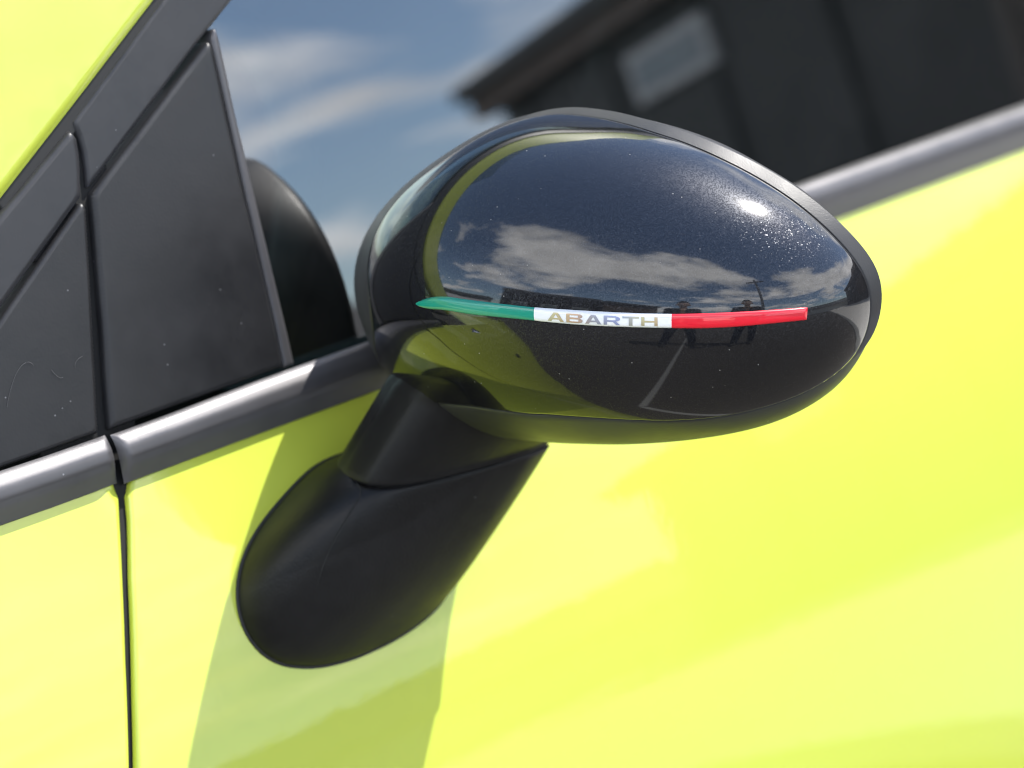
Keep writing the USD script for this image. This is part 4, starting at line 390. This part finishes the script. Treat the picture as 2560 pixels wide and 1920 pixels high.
ap = np.array([[-8, .32], [22, .32], [22, 5.2], [-8, 5.2]]); ca, sa = math.cos(math.radians(106)), math.sin(math.radians(106)); ap = np.c_[10.45+ap[:, 0]*ca-ap[:, 1]*sa, -12.1+ap[:, 0]*sa+ap[:, 1]*ca]
am = trimesh.creation.extrude_polygon(Polygon(ap), .11, engine='earcut'); q = obj('pavement', am, 'concrete', smooth=False); tag(stage.GetPrimAtPath(q), kind='structure')
# terrace off to the left: pale shaded wall under a dark roof
plain('pale_render', (.55, .54, .50), .8)
TR = thing('terrace', 'low pale terrace with a dark roof left of the dark clad hall', 'building', (15.6, -20.6, 0)); UsdGeom.Xformable(stage.GetPrimAtPath(TR)).AddRotateZOp().Set(202.0)
obj('wall', box(0, 26, -7, 0, 0, 1.45), 'pale_render', TR, smooth=False)
rf = np.array([[[-.3, -.35+.0, 1.42], [26.3, -.35+.0, 1.42]], [[-.3, 3.5, 2.75], [26.3, 3.5, 2.75]], [[-.3, 7.4, 1.42], [26.3, 7.4, 1.42]]]); rf[..., 1] *= -1
obj('roof', grid(rf), 'roof_felt', TR, smooth=False)
for k in range(6):
    w = obj('window', box(1.5+k*4, 2.9+k*4, .0, .05, .5, 1.3), 'pale_frame', TR, smooth=False); obj('pane', box(1.6+k*4, 2.8+k*4, .051, .06, .58, 1.22), 'pane_dark', w, smooth=False)
# low dark block ahead and the brick wing next to it
plain('brown_wall', (.10, .075, .06), .7)
FB_ = thing('flat_block', 'flat roofed dark block mirrored above the badge of the mirror', 'building', (-14.5, -4.8, 0))
obj('wall', box(-6, 0, 0, 6.3, 0, 4.1), 'dark_cladding', FB_, smooth=False); obj('parapet', box(-6.1, .1, -.1, 6.4, 4.1, 4.35), 'roof_felt', FB_, smooth=False)
for k in range(3):
    w = obj('window', box(-.02, .04, .7+k*1.9, 1.7+k*1.9, 1.2, 2.6), 'pale_frame', FB_, smooth=False); obj('pane', box(.041, .05, .78+k*1.9, 1.62+k*1.9, 1.28, 2.52), 'pane_dark', w, smooth=False)
BW = thing('brown_wing', 'lower brown walled wing beside the flat roofed block', 'building', (-14.0, -8.9, 0))
obj('wall', box(-6, 0, 0, 4.0, 0, 4.0), 'brown_wall', BW, smooth=False); obj('roof', box(-6.2, .25, -.2, 3.9, 4.0, 4.2), 'roof_felt', BW, smooth=False)
for k in range(2): obj('door', box(0, .05, .5+k*1.8, 1.7+k*1.8, 0, 2.1), 'pale_frame', BW, smooth=False)
plain('white_sheet', (.7, .7, .7), .5)
SH_ = thing('white_shed', 'long white shed with dark roof edge mirrored at the inner end of the mirror', 'building', (-34, 6, 0))
obj('wall', box(-5, 0, 0, 34, 0, 3.4), 'white_sheet', SH_, smooth=False); obj('roof', box(-5.2, .3, -.3, 34.3, 4.2, 4.9), 'roof_felt', SH_, smooth=False); obj('band', box(-5, .05, 0, 34, 3.4, 4.2), 'dark_cladding', SH_, smooth=False)
plain('post_grey', (.08, .08, .08), .6)
LP = thing('street_lamp', 'street lamp with double arm beyond the bonnet', 'street lamp', (-26, 30, 0)); obj('pole', tube([[0, 0, 0], [0, 0, 8.2]], [.16, .12]), 'post_grey', LP)
for s in (-1, 1): obj('lamp_head', box(min(0, s*2.0), max(0, s*2.0), -.3, .3, 8.2+.0, 8.5), 'post_grey', LP, smooth=False)
TP = thing('utility_pole', 'dark wooden utility pole with wires behind the people', 'pole', (-4.4, -11.0, 0)); obj('pole', tube([[0, 0, 0], [0, 0, 9.3]], [.17, .12]), 'post_grey', TP)
obj('crossarm', box(-1.0, 1.0, -.07, .07, 8.7, 8.9), 'post_grey', TP, smooth=False); obj('wire', cat_([tube([[x, 0, 8.95], [x+9, -14, 8.2], [x+20, -30, 8.9]], .012, 5) for x in (-.9, .9)]), 'post_grey', TP)
# two people
plain('skin', (.42, .26, .19), .55); plain('dark_cloth', (.022, .023, .028), .85, .2); plain('dark_denim', (.03, .035, .05), .85, .2); plain('hair', (.03, .02, .015), .7); plain('shoe', (.03, .03, .03), .6)
import manifold3d as m3
def bones(bs):
    out = []
    for (p, rp, q, rq) in bs: out.append(m3.Manifold.batch_hull([m3.Manifold.sphere(rp, 14).translate(list(p)), m3.Manifold.sphere(rq, 14).translate(list(q))]))
    return m3.Manifold.batch_boolean(out, m3.OpType.Add)
def fin(man, L=.02, it=8):
    m = man.refine_to_length(L).to_mesh(); t = trimesh.Trimesh(m.vert_properties[:, :3], m.tri_verts); trimesh.smoothing.filter_taubin(t, iterations=it); return t
def person(label, loc_, face, hold, stance):
    p = thing('person', label, 'person', loc_); UsdGeom.Xformable(stage.GetPrimAtPath(p)).AddRotateZOp().Set(face)      # faces +x before turning
    V = np.array; sk, tr, ja, sh = [], [], [], []
    hip = {s: V([0, s*.09, .92]) for s in (-1, 1)}; kne = {s: V([.03, s*(.10+stance*.5), .50]) for s in (-1, 1)}; ank = {s: V([-.01+s*.04, s*(.10+stance), .09]) for s in (-1, 1)}
    sho = {s: V([0, s*.19, 1.43]) for s in (-1, 1)}
    if hold: elb = {s: V([.10, s*.25, 1.17]) for s in (-1, 1)}; wri = {s: V([.30, s*.07, 1.36]) for s in (-1, 1)}
    else: elb = {s: V([-.03, s*.25, 1.15]) for s in (-1, 1)}; wri = {s: V([.06, s*.26, .90]) for s in (-1, 1)}
    sk += [(V([0, 0, 1.45]), .055, V([.01, 0, 1.56]), .052), (V([.01, 0, 1.66]), .088, V([.025, 0, 1.60]), .066), (V([-.01, 0, 1.67]), .092, V([.01, 0, 1.66]), .088), (V([.06, 0, 1.585]), .04, V([.03, 0, 1.60]), .06), (V([.095, 0, 1.635]), .012, V([.108, 0, 1.615]), .014)]
    sk += [(V([.0, s*.088, 1.645]), .018, V([.0, s*.092, 1.625]), .014) for s in (-1, 1)]
    for s in (-1, 1):
        d = wri[s]-elb[s]; d /= np.linalg.norm(d); side = np.cross(d, [0, 0, 1.]) if abs(d[2]) < .9 else V([1., 0, 0]); side /= np.linalg.norm(side)
        sk += [(wri[s], .026, wri[s]+d*.08, .03)]
        for k in range(4):
            b0 = wri[s]+d*.085+side*(.028-.018*k); ln = (.065, .075, .07, .055)[k]; sk += [(b0, .0095, b0+d*ln*.6, .009), (b0+d*ln*.6, .009, b0+d*ln+V([0, 0, -.02]), .008)]
        t0 = wri[s]+d*.03+side*.03; sk += [(t0, .012, t0+side*.025+d*.035, .011), (t0+side*.025+d*.035, .011, t0+side*.025+d*.065, .009)]
        ja += [(sho[s], .062, elb[s], .052), (elb[s], .052, wri[s], .040)]
        tr += [(hip[s], .105, kne[s], .072), (kne[s], .072, ank[s], .062)]
        sh.append([(ank[s]+V([-.03, 0, -.045]), .042, ank[s]+V([.15, 0, -.052]), .036)])
        sk += [(hip[s], .08, kne[s], .055), (kne[s], .055, ank[s], .04), (sho[s], .05, elb[s], .04), (elb[s], .04, wri[s], .028)]
    sk += [(V([0, 0, .95]), .11, V([0, 0, 1.40]), .10)]
    ja += [(V([0, s*.10, .96]), .115, V([0, s*.09, 1.38]), .115) for s in (-1, 1)] + [(sho[-1], .07, sho[1], .07)]; tr += [(hip[-1], .115, hip[1], .115)]
    b = obj('body', fin(bones(sk), .016), 'skin', p, smooth=True)
    obj('jacket', fin(bones(ja)), 'dark_cloth', b, smooth=True); obj('trousers', fin(bones(tr)), 'dark_denim', b, smooth=True); [obj('shoe', fin(bones(q)), 'shoe', b, smooth=True) for q in sh]
    obj('hair', fin(bones([(V([-.025, 0, 1.69]), .095, V([.015, 0, 1.72]), .075), (V([-.05, 0, 1.62]), .065, V([-.03, 0, 1.69]), .08)])), 'hair', b, smooth=True)
person('person in dark jacket standing with feet apart, mirrored under the white stripe', (-2.1, -1.9, 0), 40, False, .10)
person('person in dark clothes with raised hands, mirrored under the red stripe', (-1.15, -2.3, 0), 62, True, .04)
